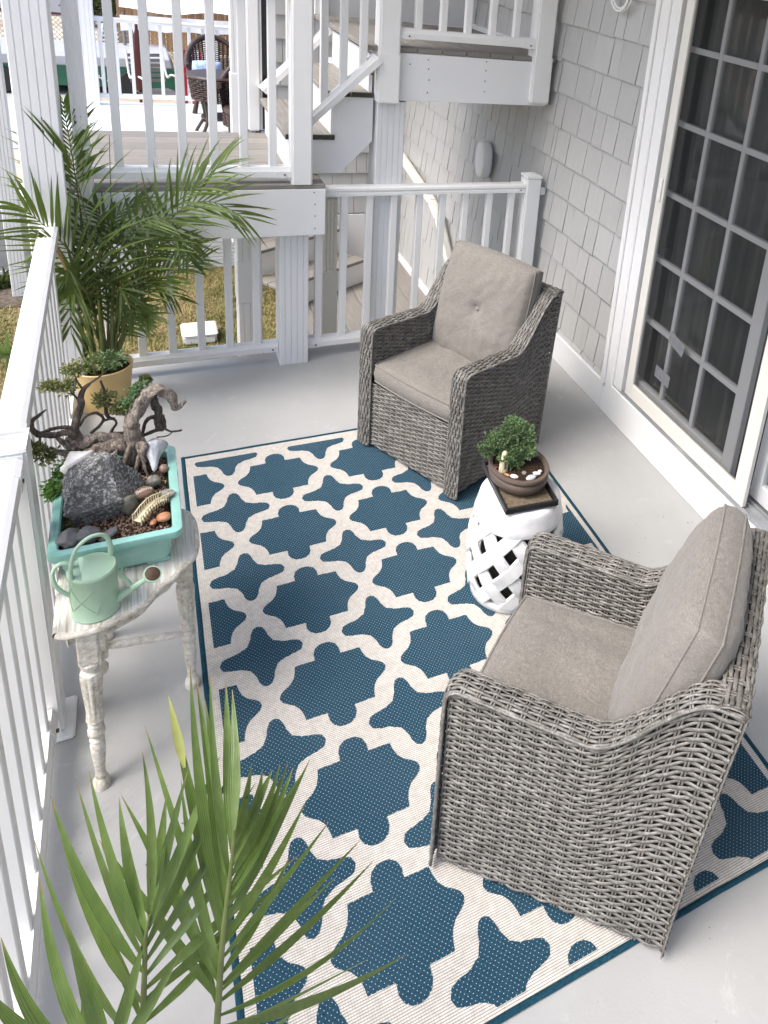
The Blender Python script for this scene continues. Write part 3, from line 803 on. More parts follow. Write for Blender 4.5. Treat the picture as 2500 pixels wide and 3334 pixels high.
# staircase up to the upper landing
st = thing('staircase', 'grey-tread staircase with white stringer rising to the upper landing', 'staircase', (0.9, 1.2, 1.07))
YF, YB = 0.758, 1.70
def slab(name, x0, x1, z1, t=0.03, y0=YF - 0.012, y1=YB, mat='deck_board_y', ends=True, parent=None):
    hw = (x1 - x0) / 2
    for k in range(2):
        o = MB().box(x0 + hw * k + 0.002 * k, y0, z1 - t, x0 + hw * (k + 1) - 0.002, y1, z1).build(name, mat, parent or st, bevel=0.005)
        if ends:
            MB().box(x0 + hw * k + 0.002 * k + 0.003, y0 - 0.003, z1 - t + 0.002, x0 + hw * (k + 1) - 0.005, y0 - 0.0005, z1 - 0.002).build('end_grain', 'tread_end', o)
slab('tread', 0.595, 0.850, 1.298)
slab('tread', 0.800, 1.048, 1.533)
MB().box(0.622, YF, 1.075, 0.640, YB, 1.267).build('riser', 'white_trim', st)
MB().box(0.828, YF, 1.299, 0.846, YB, 1.502).build('riser', 'white_trim', st)
MB().box(1.022, YF, 1.534, 1.040, YB, 1.738).build('riser', 'white_trim', st)
def face_xz(pts, y0, y1):
    n = len(pts)
    return MB().add([(x, y0, z) for x, z in pts] + [(x, y1, z) for x, z in pts],
                    [tuple(range(n)), tuple(range(2 * n - 1, n - 1, -1))] + [(i, i + n, (i + 1) % n + n, (i + 1) % n) for i in range(n)])
face_xz([(0.69, 1.075), (0.879, 1.083), (1.049, 1.262), (1.049, 1.5015), (0.847, 1.5015), (0.8275, 1.4), (0.8275, 1.2665), (0.64, 1.2665), (0.64, 1.075)], YF + 0.002, YF + 0.03).build('stringer', 'white_trim', st)
face_xz([(0.641, 1.075), (0.879, 1.083), (1.049, 1.262), (1.049, 1.5), (0.847, 1.5), (0.847, 1.266), (0.641, 1.266)], YB - 0.03, YB - 0.002).build('stringer', 'white_trim', st)
railing('stair_railing', 'white sloping stair railing between newel post and upper landing post', (0.703, 0.705), (1.050, 0.705), 1.382, 2.25, [0.075, 0.172, 0.272], (False, True), slope=0.345)
railing('stair_railing', 'white sloping railing along the far side of the stairs', (0.610, 1.72), (1.02, 1.72), 1.34, 2.2, [0.16, 0.28], (True, False), slope=0.42)

# upper landing
ub = thing('upper_landing', 'upper landing with diagonal-looking grey boards and broad white fascia by the house', 'landing', (1.5, 1.3, 1.5))
MB().box(1.16, 0.722, 1.500, 2.07, 0.745, 1.757).build('fascia', 'white_trim', ub, bevel=0.002)
bum = MB().box(0, 0, -0.028, 0.137, 1.36, 0).mesh('board', 'deck_board_y', None, 0.004)
for i in range(8):
    piece('board', bum, ub, (0.992 + 0.1405 * i, 0.726, 1.787))
MB().box(1.052, 0.76, 1.50, WX, 2.05, 1.52).build('soffit', 'white_trim', ub)
MB().box(0.99, 2.09, 1.79, WX, 2.12, 2.8).build('back_panel', 'white_trim', ub)
MB().box(1.02, 2.07, 1.79, 1.07, 2.088, 2.8).build('panel_batten', 'white_vinyl', ub)
for (x, z) in ((1.33, 1.73), (1.67, 1.74), (1.335, 1.68), (1.67, 1.69), (1.34, 1.62), (1.67, 1.63), (1.335, 1.55), (1.67, 1.57), (1.23, 1.70)):
    MB().tube([(x, 0.7205, z), (x, 0.7235, z)], 0.004, 8).build('nail', 'nail_rust', ub)
sq_post('landing_post', 'square white post at the stair corner of the upper landing', 1.055, 0.69, 0.112, 1.487, 2.7, cap=False, sleeve=(1.487, 1.755))
sq_post('landing_post', 'square white post at the wall corner of the upper landing', 1.957, 0.69, 0.112, 1.520, 2.7, cap=False, sleeve=(1.520, 1.795))
railing('landing_railing', 'white balustrade along the upper landing beside the house', (1.168, 0.735), (1.956, 0.735), 1.862, 2.75, [0.10, 0.238, 0.38, 0.525, 0.67], (True, True))
column('fluted_column', 'tall white fluted column under the upper landing', 1.142, 0.81, 0.155, -0.70, 1.49, 4)

# white door frame posts beyond the lower landing
column('fluted_column', 'slim white fluted column at the far edge of the lower landing', 0.472, 1.79, 0.06, -0.7, 2.8, 2, sleeves=((0.9, 1.43, 0.006),))
sq_post('door_post', 'flat white door post beside the stair foot', 0.530, 1.742, 0.072, 1.076, 2.8, cap=False)
dd = thing('storm_door', 'narrow white storm door edge with opening painted dark beyond the stairs', 'door', (0.63, 1.80, 1.07))
MB().box(0.606, 1.76, 1.08, 0.617, 1.80, 2.7).build('stile', 'white_vinyl', dd)
MB().box(0.6175, 1.785, 1.08, 0.70, 1.79, 2.7).build('pane', 'black_tray', dd)  # black sheet standing in for the dark view through the door opening

# lower level below the stairs
ld = thing('lower_deck', 'shadowed grey-board walkway below the upper landing', 'deck', (1.5, 2.2, -0.7))
lbm = MB().box(0, 0, -0.03, 0.20, 2.9, 0).mesh('board', 'deck_board_y', None, 0.003)
for i in range(6):
    piece('board', lbm, ld, (0.885 + 0.204 * i, 0.88, -0.65))
ls = thing('lower_steps', 'dim grey steps with white risers behind the back railing', 'steps', (1.2, 2.6, -0.65))
Rz = Matrix.Rotation(math.radians(32), 3, 'Z')
for k in range(4):
    z = -0.65 + 0.235 * (k + 1); c = Vector((1.20, 2.95, 0)) + Rz @ Vector((0, 0.26 * k, 0))
    for q in range(2):
        cc = c + Rz @ Vector((0, 0.135 * q, 0))
        MB().obox((cc.x, cc.y, z - 0.015), (0.95, 0.13, 0.03), Rz).build('tread', 'deck_board', ls, bevel=0.004)
    cc = c + Rz @ Vector((0, -0.035, 0))
    MB().obox((cc.x, cc.y, z - 0.03 - 0.10), (0.94, 0.02, 0.20), Rz).build('riser', 'white_trim', ls)
column('fluted_column', 'cream fluted column with square plinth seen through the back railing', 0.915, 1.2, 0.085, -0.70, 0.80, 3, 'cream_trim', sleeves=((-0.70, 0.33, 0.006),))
column('fluted_column', 'pale fluted column with wide grey band under the landing', 0.470, 1.35, 0.135, -0.70, 0.79, 3, 'white_trim', sleeves=((0.10, 0.385, 0.004),))
gb = thing('wall_handrail', 'white angled handrail running down the shingle wall', 'handrail', (2.05, 2.6, 0.2))
for q0, q1 in (((2.05, 3.60, 0.432), (2.05, 2.62, 0.285)), ((2.05, 2.64, 0.288), (2.05, 2.42, 0.20)), ((2.05, 2.435, 0.21), (2.05, 2.10, -0.08)), ((2.05, 2.11, -0.07), (2.05, 1.5, -0.62))):
    MB().extrude(TOPP, q0, q1).build('rail', 'cream_trim', gb, smooth=25)

# ------------------------------------------------------------------ rug
L = 0.39
rug = thing('area_rug', 'flatwoven ivory outdoor rug with navy star lattice and navy binding', 'rug', (2.03 * L, -3.53 * L, 0.0))
RX0, RX1, RY0, RY1 = 0.038 * L, 4.02 * L, -6.735 * L, -0.315 * L
def sheet(name, x0, y0, x1, y1, z0, z1, mat, nx, ny, amp=0.0):
    vs = []; fs = []
    for s, z in ((0, z0), (1, z1)):
        for j in range(ny + 1):
            for i in range(nx + 1):
                x = x0 + (x1 - x0) * i / nx; y = y0 + (y1 - y0) * j / ny
                vs.append((x, y, z + (amp * (noise.noise((x * 3, y * 3, 0)) + 1) if s else 0)))
    n = (nx + 1) * (ny + 1)
    for j in range(ny):
        for i in range(nx):
            a = j * (nx + 1) + i
            fs += [(a + n, a + 1 + n, a + nx + 2 + n, a + nx + 1 + n)]
    for i in range(nx):
        fs += [(i, i + 1, i + 1 + n, i + n), (ny * (nx + 1) + i + 1, ny * (nx + 1) + i, ny * (nx + 1) + i + n, ny * (nx + 1) + i + 1 + n)]
    for j in range(ny):
        a, b = j * (nx + 1), (j + 1) * (nx + 1)
        fs += [(b, a, a + n, b + n), (a + nx, b + nx, b + nx + n, a + nx + n)]
    return MB().add(vs, fs)
field = sheet('field', RX0 + 0.006, RY0 + 0.006, RX1 - 0.006, RY1 - 0.006, 0.0015, 0.0055, 'rug_ivory', 4, 6).build('field', 'rug_ivory', rug)
bw = 0.014
for (ax, fixed, a0, a1) in (('x', RY0 + bw / 2, RX0, RX1), ('x', RY1 - bw / 2, RX0, RX1), ('y', RX0 + bw / 2, RY0, RY1), ('y', RX1 - bw / 2, RY0, RY1)):
    n = 70; pts = []
    for i in range(n + 1):
        t = a0 + (a1 - a0) * i / n; w_ = 0.0028 * noise.noise((t * 2.4, fixed, 1)) + 0.001 * noise.noise((t * 11, fixed, 2)); zz_ = 0.0052 + 0.0012 * noise.noise((t * 5, fixed, 4))
        pts.append((t, fixed + w_, zz_) if ax == 'x' else (fixed + w_, t, zz_))
    mb = MB().tube(pts, 0.0085, 8)
    mb.v = [(x, y, max(0.0008, 0.0048 + (z - 0.0048) * 0.42)) for x, y, z in mb.v]
    mb.build('binding', 'rug_binding', rug, smooth=60)
QA = [(0.0, .438), (.045, .430), (.085, .398), (.106, .345), (.106, .276), (.273, .272), (.281, .215), (.300, .155), (.335, .105), (.385, .070), (.418, .040), (.432, 0.0)]
QB = [(0.0, .333), (.035, .318), (.058, .270), (.072, .205), (.106, .132), (.175, .092), (.265, .072), (.312, .052), (.333, 0.0)]
def full(q):
    r = [(x, y) for x, y in q]
    return r + [(x, -y) for x, y in reversed(q[:-1])] + [(-x, -y) for x, y in q[1:]] + [(-x, y) for x, y in reversed(q[1:-1])]
def clip(poly, x0, y0, x1, y1):
    for ax, lim, sg in ((0, x0, 1), (0, x1, -1), (1, y0, 1), (1, y1, -1)):
        out = []
        for i in range(len(poly)):
            p, q = poly[i - 1], poly[i]
            ip = (p[ax] - lim) * sg >= 0; iq = (q[ax] - lim) * sg >= 0
            if ip != iq:
                t = (lim - p[ax]) / (q[ax] - p[ax]); out.append(tuple(p[k] + (q[k] - p[k]) * t for k in (0, 1)))
            if iq: out.append(q)
        poly = out
        if not poly: break
    return poly
rj = random.Random(3)
def motif(name, q, cx, cy):
    p = [(cx + x, cy - y) for x, y in full(q)]
    # woven edge: subdivide and step slightly
    d = []
    for i in range(len(p)):
        a, b = p[i - 1], p[i]; ln = math.hypot(b[0] - a[0], b[1] - a[1]); k = max(1, int(ln / 0.022))
        for s in range(k):
            t = s / k; j = 0.004 if (s % 2 and k > 2) else 0
            d.append((a[0] + (b[0] - a[0]) * t + rj.uniform(-j, j), a[1] + (b[1] - a[1]) * t + rj.uniform(-j, j)))
    d = clip(d, .14, -6.655, 3.925, -.465)
    if len(d) < 3: return
    d = [(x * L, y * L) for x, y in d]
    ar = sum(d[i - 1][0] * d[i][1] - d[i][0] * d[i - 1][1] for i in range(len(d)))
    if ar < 0: d.reverse()
    MB().prism(d, 0.0055, 0.0068).build(name, 'rug_blue', rug)
for r in range(1, 8):
    for c in range(0, 5):
        motif('large_star', QA, c, -r)
for r in range(0, 7):
    for c in range(0, 4):
        motif('small_star', QB, c + .5, -r - .5)

# ------------------------------------------------------------------ wicker armchairs
class Tubes:
    def __init__(self): self.V = []; self.F = []; self.n = 0
    def add(self, C, A, B, ra, rb, k=5):
        S = len(C); an = np.arange(k) * 2 * PI / k
        ra = np.broadcast_to(np.asarray(ra, float), (S,)); rb = np.broadcast_to(np.asarray(rb, float), (S,))
        V = C[:, None, :] + A[:, None, :] * (np.cos(an)[None, :] * ra[:, None])[..., None] + B[:, None, :] * (np.sin(an)[None, :] * rb[:, None])[..., None]
        i = np.arange(S - 1)[:, None] * k; j = np.arange(k)[None, :]; j2 = (j + 1) % k
        F = np.stack([i + j, i + j2, i + k + j2, i + k + j], -1).reshape(-1, 4) + self.n
        self.V.append(V.reshape(-1, 3)); self.F.append(F); self.n += S * k
    def build(self, name, mat, parent):
        V = np.concatenate(self.V); F = np.concatenate(self.F)
        me = bpy.data.meshes.new(name); n = len(F)
        me.vertices.add(len(V)); me.vertices.foreach_set('co', V.ravel().astype(np.float32))
        me.loops.add(4 * n); me.loops.foreach_set('vertex_index', F.ravel().astype(np.int32))
        me.polygons.add(n); me.polygons.foreach_set('loop_start', (np.arange(n) * 4).astype(np.int32))
        me.update(calc_edges=True); me.shade_smooth(); me.materials.append(MATS[mat])
        o = bpy.data.objects.new(name, me); COL.objects.link(o); o.parent = parent
        return o
rsw = np.random.RandomState(2)
def weave(T, P, rows, stakes, sgn=1, amp=0.0032, rn=0.0027, fill=0.50, stake_r=0.0028, sub=4):
    def frame(u, v):
        e = 1e-3
        p = P(u, v); pu = P(np.clip(u + e, 0, 1), v) - P(np.clip(u - e, 0, 1), v)
        pv = P(u, np.clip(v + e, 0, 1)) - P(u, np.clip(v - e, 0, 1))
        tv = pv / (np.linalg.norm(pv, axis=1, keepdims=True) + 1e-12)
        nn = np.cross(pu, pv); nn = nn / (np.linalg.norm(nn, axis=1, keepdims=True) + 1e-12) * sgn
        return p, tv, nn
    u = np.linspace(0, 1, stakes * sub + 1)
    for j in range(rows):
        v = np.full_like(u, (j + .5) / rows)
        p, tv, nn = frame(u, v)
        p2, _, _ = frame(u, np.clip(v + 0.5 / rows, 0, 1)); p1, _, _ = frame(u, np.clip(v - 0.5 / rows, 0, 1))
        pitch = np.linalg.norm(p2 - p1, axis=1)
        ph = np.cos(PI * u * stakes + PI * j)
        wob = rsw.normal(0, 0.0007, len(u)); wob = np.convolve(wob, np.ones(5) / 5, 'same') * 2
        T.add(p + nn * (amp * ph)[:, None] + tv * wob[:, None], nn, tv, rn, np.minimum(pitch * fill, 0.0062) * rsw.uniform(0.85, 1.08))
    v = np.linspace(0, 1, max(6, rows // 2))
    for s in range(stakes + 1):
        for o in (-0.0035, 0.0035):
            uu = np.full_like(v, s / stakes)
            p, tv, nn = frame(uu, v)
            tu = np.cross(tv, nn)
            T.add(p + tu * o, nn, tu, stake_r * 0.8, stake_r)
Z0, YFR, YBK = 0.018, 0.300, -0.295
def TOP(y):
    t = np.clip((YFR - y) / (YFR - YBK), 0, 1.2)
    s = np.clip((t - 0.56) / 0.44, 0, 1); s = s * s * (3 - 2 * s)
    return 0.625 - 0.030 * t + 0.245 * s
def yback(z): return YBK - 0.055 * np.clip(z / 0.85, 0, 1.2) ** 1.4
def side_surf(x, z0):
    def P(u, v):
        y0 = YFR + (YBK - YFR) * u
        z = z0 + v * (TOP(y0 - 0.055 * u ** 2) + 0.004 - z0)
        y = y0 + (yback(z) - YBK) * u ** 2
        xx = x - math.copysign(0.014, x) * (1 - np.clip(z / 0.6, 0, 1))
        return np.stack([np.broadcast_to(xx, z.shape), y, z], 1)
    return P
def arm_surf(s):
    path = []
    for y in np.linspace(-0.345, 0.285, 40):
        path.append((y, float(TOP(y)) + 0.010))
    path += [(0.302, 0.622), (0.309, 0.605)] + [(0.311, z) for z in np.linspace(0.57, 0.018, 26)]
    path = np.array(path); d = np.r_[0, np.cumsum(np.linalg.norm(np.diff(path, axis=0), axis=1))]; d /= d[-1]
    tg = np.gradient(path, axis=0); tg /= np.linalg.norm(tg, axis=1, keepdims=True); nm = np.stack([-tg[:, 1], tg[:, 0]], 1)
    def P(u, v):
        y = np.interp(u, d, path[:, 0]); z = np.interp(u, d, path[:, 1]); ny = np.interp(u, d, nm[:, 0]); nz = np.interp(u, d, nm[:, 1])
        cr = 0.010 * (1 - (2 * v - 1) ** 2)
        x = s * (0.243 + 0.074 * v)
        return np.stack([x, y + ny * cr, z + nz * cr], 1)
    return P
def pillow(w, h, t, band, tuft=0.0, n=26, seed=1, sag=0.0):
    """cushion in the xz plane, front towards +y, centred"""
    vs = []; fs = []; idx = {}
    def pos(i, j, side):
        s = 2 * i / n - 1; q = 2 * j / n - 1
        k = 1 - 0.045 * (s * s * q * q)
        x = s * w / 2 * k; z = q * h / 2 * k
        e = max(0.0, (1 - abs(s) ** 3.2) * (1 - abs(q) ** 3.2))
        d = t / 2 * e ** 0.42
        d += 0.014 * noise.noise((s * 2.0 + seed, q * 2.0, seed)) * e + 0.006 * noise.noise((s * 6 + seed, q * 6, seed)) * e
        edge = 1 - e
        d += 0.004 * math.sin(s * 26 + 3 * noise.noise((q * 4, s, seed))) * edge * e * 2.2 * (1 if q > 0 else 0.6)
        if tuft:
            r = math.hypot(s * 1.0, q * 1.0 - 0.0)
            d -= tuft * math.exp(-(r / 0.13) ** 1.2) + tuft * 0.25 * math.exp(-(abs(s) / 0.035)) * math.exp(-(q + .35) ** 2 / .12) * (1 if q < 0.05 else 0)
            for ca in (0.8, 2.3, 3.9, 5.3):
                aa = math.atan2(q, s); dd = abs((aa - ca + PI) % (2 * PI) - PI)
                d -= tuft * 0.22 * math.exp(-(dd / 0.09) ** 2) * math.exp(-r / 0.3)
        z -= sag * (1 - q) * 0
        return (x, side * (d + band / 2 * (1 if True else 0)), z)
    for side in (1, -1):
        for j in range(n + 1):
            for i in range(n + 1):
                idx[(side, i, j)] = len(vs); vs.append(pos(i, j, side))
    for j in range(n):
        for i in range(n):
            a, b, c, d = (idx[(1, i, j)], idx[(1, i + 1, j)], idx[(1, i + 1, j + 1)], idx[(1, i, j + 1)])
            fs.append((d, c, b, a))
            a, b, c, d = (idx[(-1, i, j)], idx[(-1, i + 1, j)], idx[(-1, i + 1, j + 1)], idx[(-1, i, j + 1)])
            fs.append((a, b, c, d))
    ring = [(i, 0) for i in range(n)] + [(n, j) for j in range(n)] + [(i, n) for i in range(n, 0, -1)] + [(0, j) for j in range(n, 0, -1)]
    m = len(ring)
    mid = []
    for (i, j) in ring:
        p = Vector(vs[idx[(1, i, j)]]); p.y = 0; o = Vector((p.x, 0, p.z)).normalized() * 0.008; mid.append(len(vs)); vs.append(tuple(p + o))
    for k in range(m):
        k2 = (k + 1) % m
        a, b = idx[(1, *ring[k])], idx[(1, *ring[k2])]; c, d = idx[(-1, *ring[k])], idx[(-1, *ring[k2])]
        fs += [(a, b, mid[k2], mid[k]), (mid[k], mid[k2], d, c)]
    return MB().add(vs, fs), [vs[idx[(1, *r)]] for r in ring], [vs[idx[(-1, *r)]] for r in ring]

def make_chair():
    t = thing('wicker_armchair', '', 'armchair')
    # dark core
    ys = np.linspace(YFR - 0.004, -0.335, 24)
    for s in (-1, 1):
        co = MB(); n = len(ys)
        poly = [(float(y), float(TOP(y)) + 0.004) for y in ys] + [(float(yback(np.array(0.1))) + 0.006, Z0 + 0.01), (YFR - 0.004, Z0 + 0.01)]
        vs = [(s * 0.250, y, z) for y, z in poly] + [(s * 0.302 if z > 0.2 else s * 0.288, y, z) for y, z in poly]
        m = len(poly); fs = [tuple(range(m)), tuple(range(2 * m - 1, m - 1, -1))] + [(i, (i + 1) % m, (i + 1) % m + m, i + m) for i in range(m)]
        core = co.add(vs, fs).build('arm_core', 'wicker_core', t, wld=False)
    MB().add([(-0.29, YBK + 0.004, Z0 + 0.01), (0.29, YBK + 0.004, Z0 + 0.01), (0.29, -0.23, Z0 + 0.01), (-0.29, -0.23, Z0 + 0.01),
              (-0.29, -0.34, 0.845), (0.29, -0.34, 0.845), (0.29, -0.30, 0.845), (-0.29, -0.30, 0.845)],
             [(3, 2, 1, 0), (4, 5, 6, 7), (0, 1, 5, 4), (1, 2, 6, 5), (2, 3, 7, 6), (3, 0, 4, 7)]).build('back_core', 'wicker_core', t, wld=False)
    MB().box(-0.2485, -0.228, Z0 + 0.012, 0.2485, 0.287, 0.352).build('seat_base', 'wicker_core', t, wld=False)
    MB().lathe([(0.20, 0.0), (0.20, 0.012), (0.16, 0.016), (0.16, 0.03)], 28, (0, 0, 0.001)).build('swivel_base', 'black_rubber', t, wld=False, smooth=40)
    for s in (-1, 1):
        W = Tubes(); weave(W, side_surf(s * 0.306, Z0), 54, 17, sgn=-s); o = W.build('side_panel', 'wicker', t); o['kind'] = 'stuff'
        W = Tubes(); weave(W, side_surf(s * 0.247, 0.40), 22, 17, sgn=s); o = W.build('inner_panel', 'wicker', t); o['kind'] = 'stuff'
        W = Tubes(); weave(W, arm_surf(s), 9, 36, sgn=-s, fill=0.5, sub=4); o = W.build('arm', 'wicker', t); o['kind'] = 'stuff'
        # rope edges of the arm
        for xx in (0.241, 0.318):
            pth = arm_surf(s); u = np.linspace(0, 1, 160); p = pth(u, np.full_like(u, 0.0 if xx < 0.28 else 1.0))
            mb = MB().tube([tuple(q) for q in p], 0.0040, 6)
            mb.build('edge_cane', 'wicker', t, wld=False, smooth=180)
    def front(u, v): return np.stack([-0.246 + 0.492 * u, np.full_like(u, 0.2975), 0.020 + 0.336 * v], 1)
    W = Tubes(); weave(W, front, 31, 14, sgn=-1); o = W.build('front_panel', 'wicker', t); o['kind'] = 'stuff'
    def bout(u, v):
        z = 0.018 + v * (0.845 - 0.018); return np.stack([-0.306 + 0.612 * u, yback(z) - 0.004, z], 1)
    W = Tubes(); weave(W, bout, 62, 17, sgn=1); o = W.build('back_panel', 'wicker', t); o['kind'] = 'stuff'
    def binn(u, v):
        z = 0.42 + v * (0.85 - 0.42); return np.stack([-0.248 + 0.496 * u, -0.255 - 0.045 * v, z], 1)
    W = Tubes(); weave(W, binn, 24, 14, sgn=-1); o = W.build('inner_back', 'wicker', t); o['kind'] = 'stuff'
    def btop(u, v):
        a = PI * v; return np.stack([-0.312 + 0.624 * u, -0.322 + 0.033 * np.cos(a), 0.848 + 0.016 * np.sin(a)], 1)
    W = Tubes(); weave(W, btop, 8, 17, sgn=1, fill=0.5); o = W.build('back_top', 'wicker', t); o['kind'] = 'stuff'
    # seat cushion
    mb, ra, rb = pillow(0.486, 0.545, 0.030, 0.085, n=26, seed=4)
    Rx = Matrix.Rotation(math.radians(90), 3, 'X')
    tr = lambda p: tuple(Vector((p[0], -p[2] * 1.0 + 0.035, p[1] + 0.412)))
    cs_ = MB().add([tr(p) for p in mb.v], [tuple(reversed(f)) for f in mb.f]).build('seat_cushion', 'cushion_fabric', t, wld=False, smooth=180)
    for ring in (ra, rb):
        pts = [tr(p) for p in ring]; pts.append(pts[0])
        MB().tube(pts, 0.0042, 7, caps=False).build('piping', 'cushion_fabric', cs_, wld=False, smooth=180)
    # back cushion
    mb, ra, rb = pillow(0.505, 0.555, 0.135, 0.060, tuft=0.036, n=44, seed=9)
    RB = Matrix.Rotation(math.radians(14), 3, 'X')
    tb = lambda p: tuple(RB @ Vector(p) + Vector((0, -0.180, 0.698)))
    bc = MB().add([tb(p) for p in mb.v], mb.f).build('back_cushion', 'cushion_fabric', t, wld=False, smooth=180)
    for ring in (ra, rb):
        pts = [tb(p) for p in ring]; pts.append(pts[0])
        MB().tube(pts, 0.003, 6, caps=False).build('piping', 'cushion_fabric', bc, wld=False, smooth=180)
    bt = MB().lathe([(0.0, 0.010), (0.008, 0.009), (0.013, 0.005), (0.0135, 0.0), (0.0, -0.004)], 18)
    pb = RB @ Vector((0, 0.063, 0)) + Vector((0, -0.180, 0.698))
    RBz = RB @ Matrix.Rotation(math.radians(-90), 3, 'X')
    MB().add([tuple(RBz @ Vector(p) + pb) for p in bt.v], bt.f).build('button', 'cushion_fabric', bc, wld=False, smooth=60)
    return t
ch1 = make_chair()
ch1['label'] = 'grey wicker armchair with tufted taupe cushion beside the back railing'
ch1['group'] = 'wicker armchairs on the rug'
ch2 = copy_tree(ch1)
ch2['label'] = 'grey wicker armchair in the foreground facing away towards the planter table'
ch1.location = (1.190, -0.401, 0.007); ch1.rotation_euler = (0, 0, math.radians(116.3)); ch1.scale = (1.045, 0.97, 1.0)
ch2.location = (0.946, -2.256, 0.008); ch2.rotation_euler = (0, 0, math.radians(44.6)); ch2.scale = (0.98, 1.04, 1.025)

# ------------------------------------------------------------------ garden stool with bonsai on tray
SC = (1.098, -1.372)
stl = thing('garden_stool', 'white ceramic garden stool with woven lattice sides between the armchairs', 'stool', (SC[0], SC[1], 0.007))
def srad(z):
    t = z / 0.45
    return 0.150 + 0.034 * math.sin(PI * min(1, max(0, t * 0.92 + 0.06))) - 0.012 * t
MB().lathe([(0.150, 0.0), (0.158, 0.006), (0.160, 0.032), (0.157, 0.040), (0.140, 0.040), (0.138, 0.0)], 48).build('base_ring', 'white_ceramic', stl, wld=False, smooth=50)
top_prof = [(srad(0.362) + 0.0065, 0.358), (srad(0.365) + 0.009, 0.364), (srad(0.385) + 0.008, 0.385), (0.156, 0.415), (0.1525, 0.432), (0.146, 0.443), (0.134, 0.4485), (0.125, 0.448), (0.06, 0.452), (0.0, 0.453)]
MB().lathe(top_prof, 56).build('top', 'white_ceramic', stl, wld=False, smooth=60)
NB = 9
for fam in (1, -1):
    for k in range(NB):
        vs = []; n = 26; hw = 0.31 * PI / NB * 2 * 0.93
        for i in range(n + 1):
            t = i / n; z = 0.036 + t * 0.335; a = 2 * PI * k / NB + fam * t * 1.45
            cr = 2 * PI / NB
            wv = 0.0035 * math.cos(t * 1.45 * 2 / cr * PI + (0 if fam == 1 else PI))
            for (da, dr) in ((-hw, -0.003), (-hw * 0.8, 0.0045), (hw * 0.8, 0.0045), (hw, -0.003), (hw * 0.9, -0.010), (-hw * 0.9, -0.010)):
                r = srad(z) + dr + wv
                vs.append((math.cos(a + da) * r, math.sin(a + da) * r, z))
        fs = [(i * 6 + q, i * 6 + (q + 1) % 6, (i + 1) * 6 + (q + 1) % 6, (i + 1) * 6 + q) for i in range(n) for q in range(6)]
        if True: fs = [tuple(f) for f in fs]
        MB().add(vs, fs).build('woven_band', 'white_ceramic', stl, wld=False, smooth=50)
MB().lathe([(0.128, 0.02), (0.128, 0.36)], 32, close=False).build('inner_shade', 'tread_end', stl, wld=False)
# tray
ZT = 0.461
tray = thing('bonsai_tray', 'black rectangular drip tray lying on the white stool', 'tray', (1.098, -1.352, ZT), math.radians(-4.5))
hx, hy = 0.102, 0.150
MB().box(-hx, -hy, 0.004, hx, hy, 0.010).build('bottom', 'black_tray', tray, wld=False)
MB().box(-hx + 0.016, -hy + 0.016, 0.0102, hx - 0.016, hy - 0.016, 0.0118).build('dried_soil', 'tray_dust', tray, wld=False)
for (x0, y0, x1, y1) in ((-hx, -hy, hx, -hy + 0.010), (-hx, hy - 0.010, hx, hy), (-hx, -hy + 0.0101, -hx + 0.010, hy - 0.0101), (hx - 0.010, -hy + 0.0101, hx, hy - 0.0101)):
    MB().box(x0, y0, 0.0045, x1, y1, 0.026).build('rim', 'black_tray', tray, wld=False, bevel=0.003)
for (a, b) in ((-1, -1), (1, -1), (-1, 1), (1, 1)):
    MB().box(a * 0.085 - 0.015, b * 0.13 - 0.018, 0, a * 0.085 + 0.015, b * 0.13 + 0.018, 0.0042).build('foot', 'black_tray', tray, wld=False)
# oval bonsai pot
PC = (1.098, -1.335)
pot = thing('bonsai_pot', 'oval brown clay bonsai pot standing in the black tray', 'pot', (PC[0], PC[1], ZT + 0.012), math.radians(8))
pp_ = [(0.078, 0.0), (0.088, 0.004), (0.104, 0.022), (0.110, 0.042), (0.106, 0.056), (0.1035, 0.0585), (0.109, 0.062), (0.112, 0.072), (0.109, 0.079), (0.098, 0.079), (0.094, 0.070), (0.092, 0.060)]
MB().lathe(pp_, 56, sx=0.98, sy=1.16).build('bowl', 'clay_brown', pot, wld=False, smooth=50)
mb = MB(); vs = []; fs = []
nr, na = 10, 36
for i in range(nr + 1):
    for k in range(na):
        a = 2 * PI * k / na; r = 0.095 * i / nr
        vs.append((math.cos(a) * r * 0.98, math.sin(a) * r * 1.16, 0.066 + 0.010 * (1 - (i / nr) ** 2) + 0.004 * noise.noise((math.cos(a) * r * 60, math.sin(a) * r * 60, 0))))
fs = [(i * na + k, (i + 1) * na + k, (i + 1) * na + (k + 1) % na, i * na + (k + 1) % na) for i in range(nr) for k in range(na)]
mb.add(vs, fs).build('soil', 'potting_soil', pot, wld=False, smooth=180)

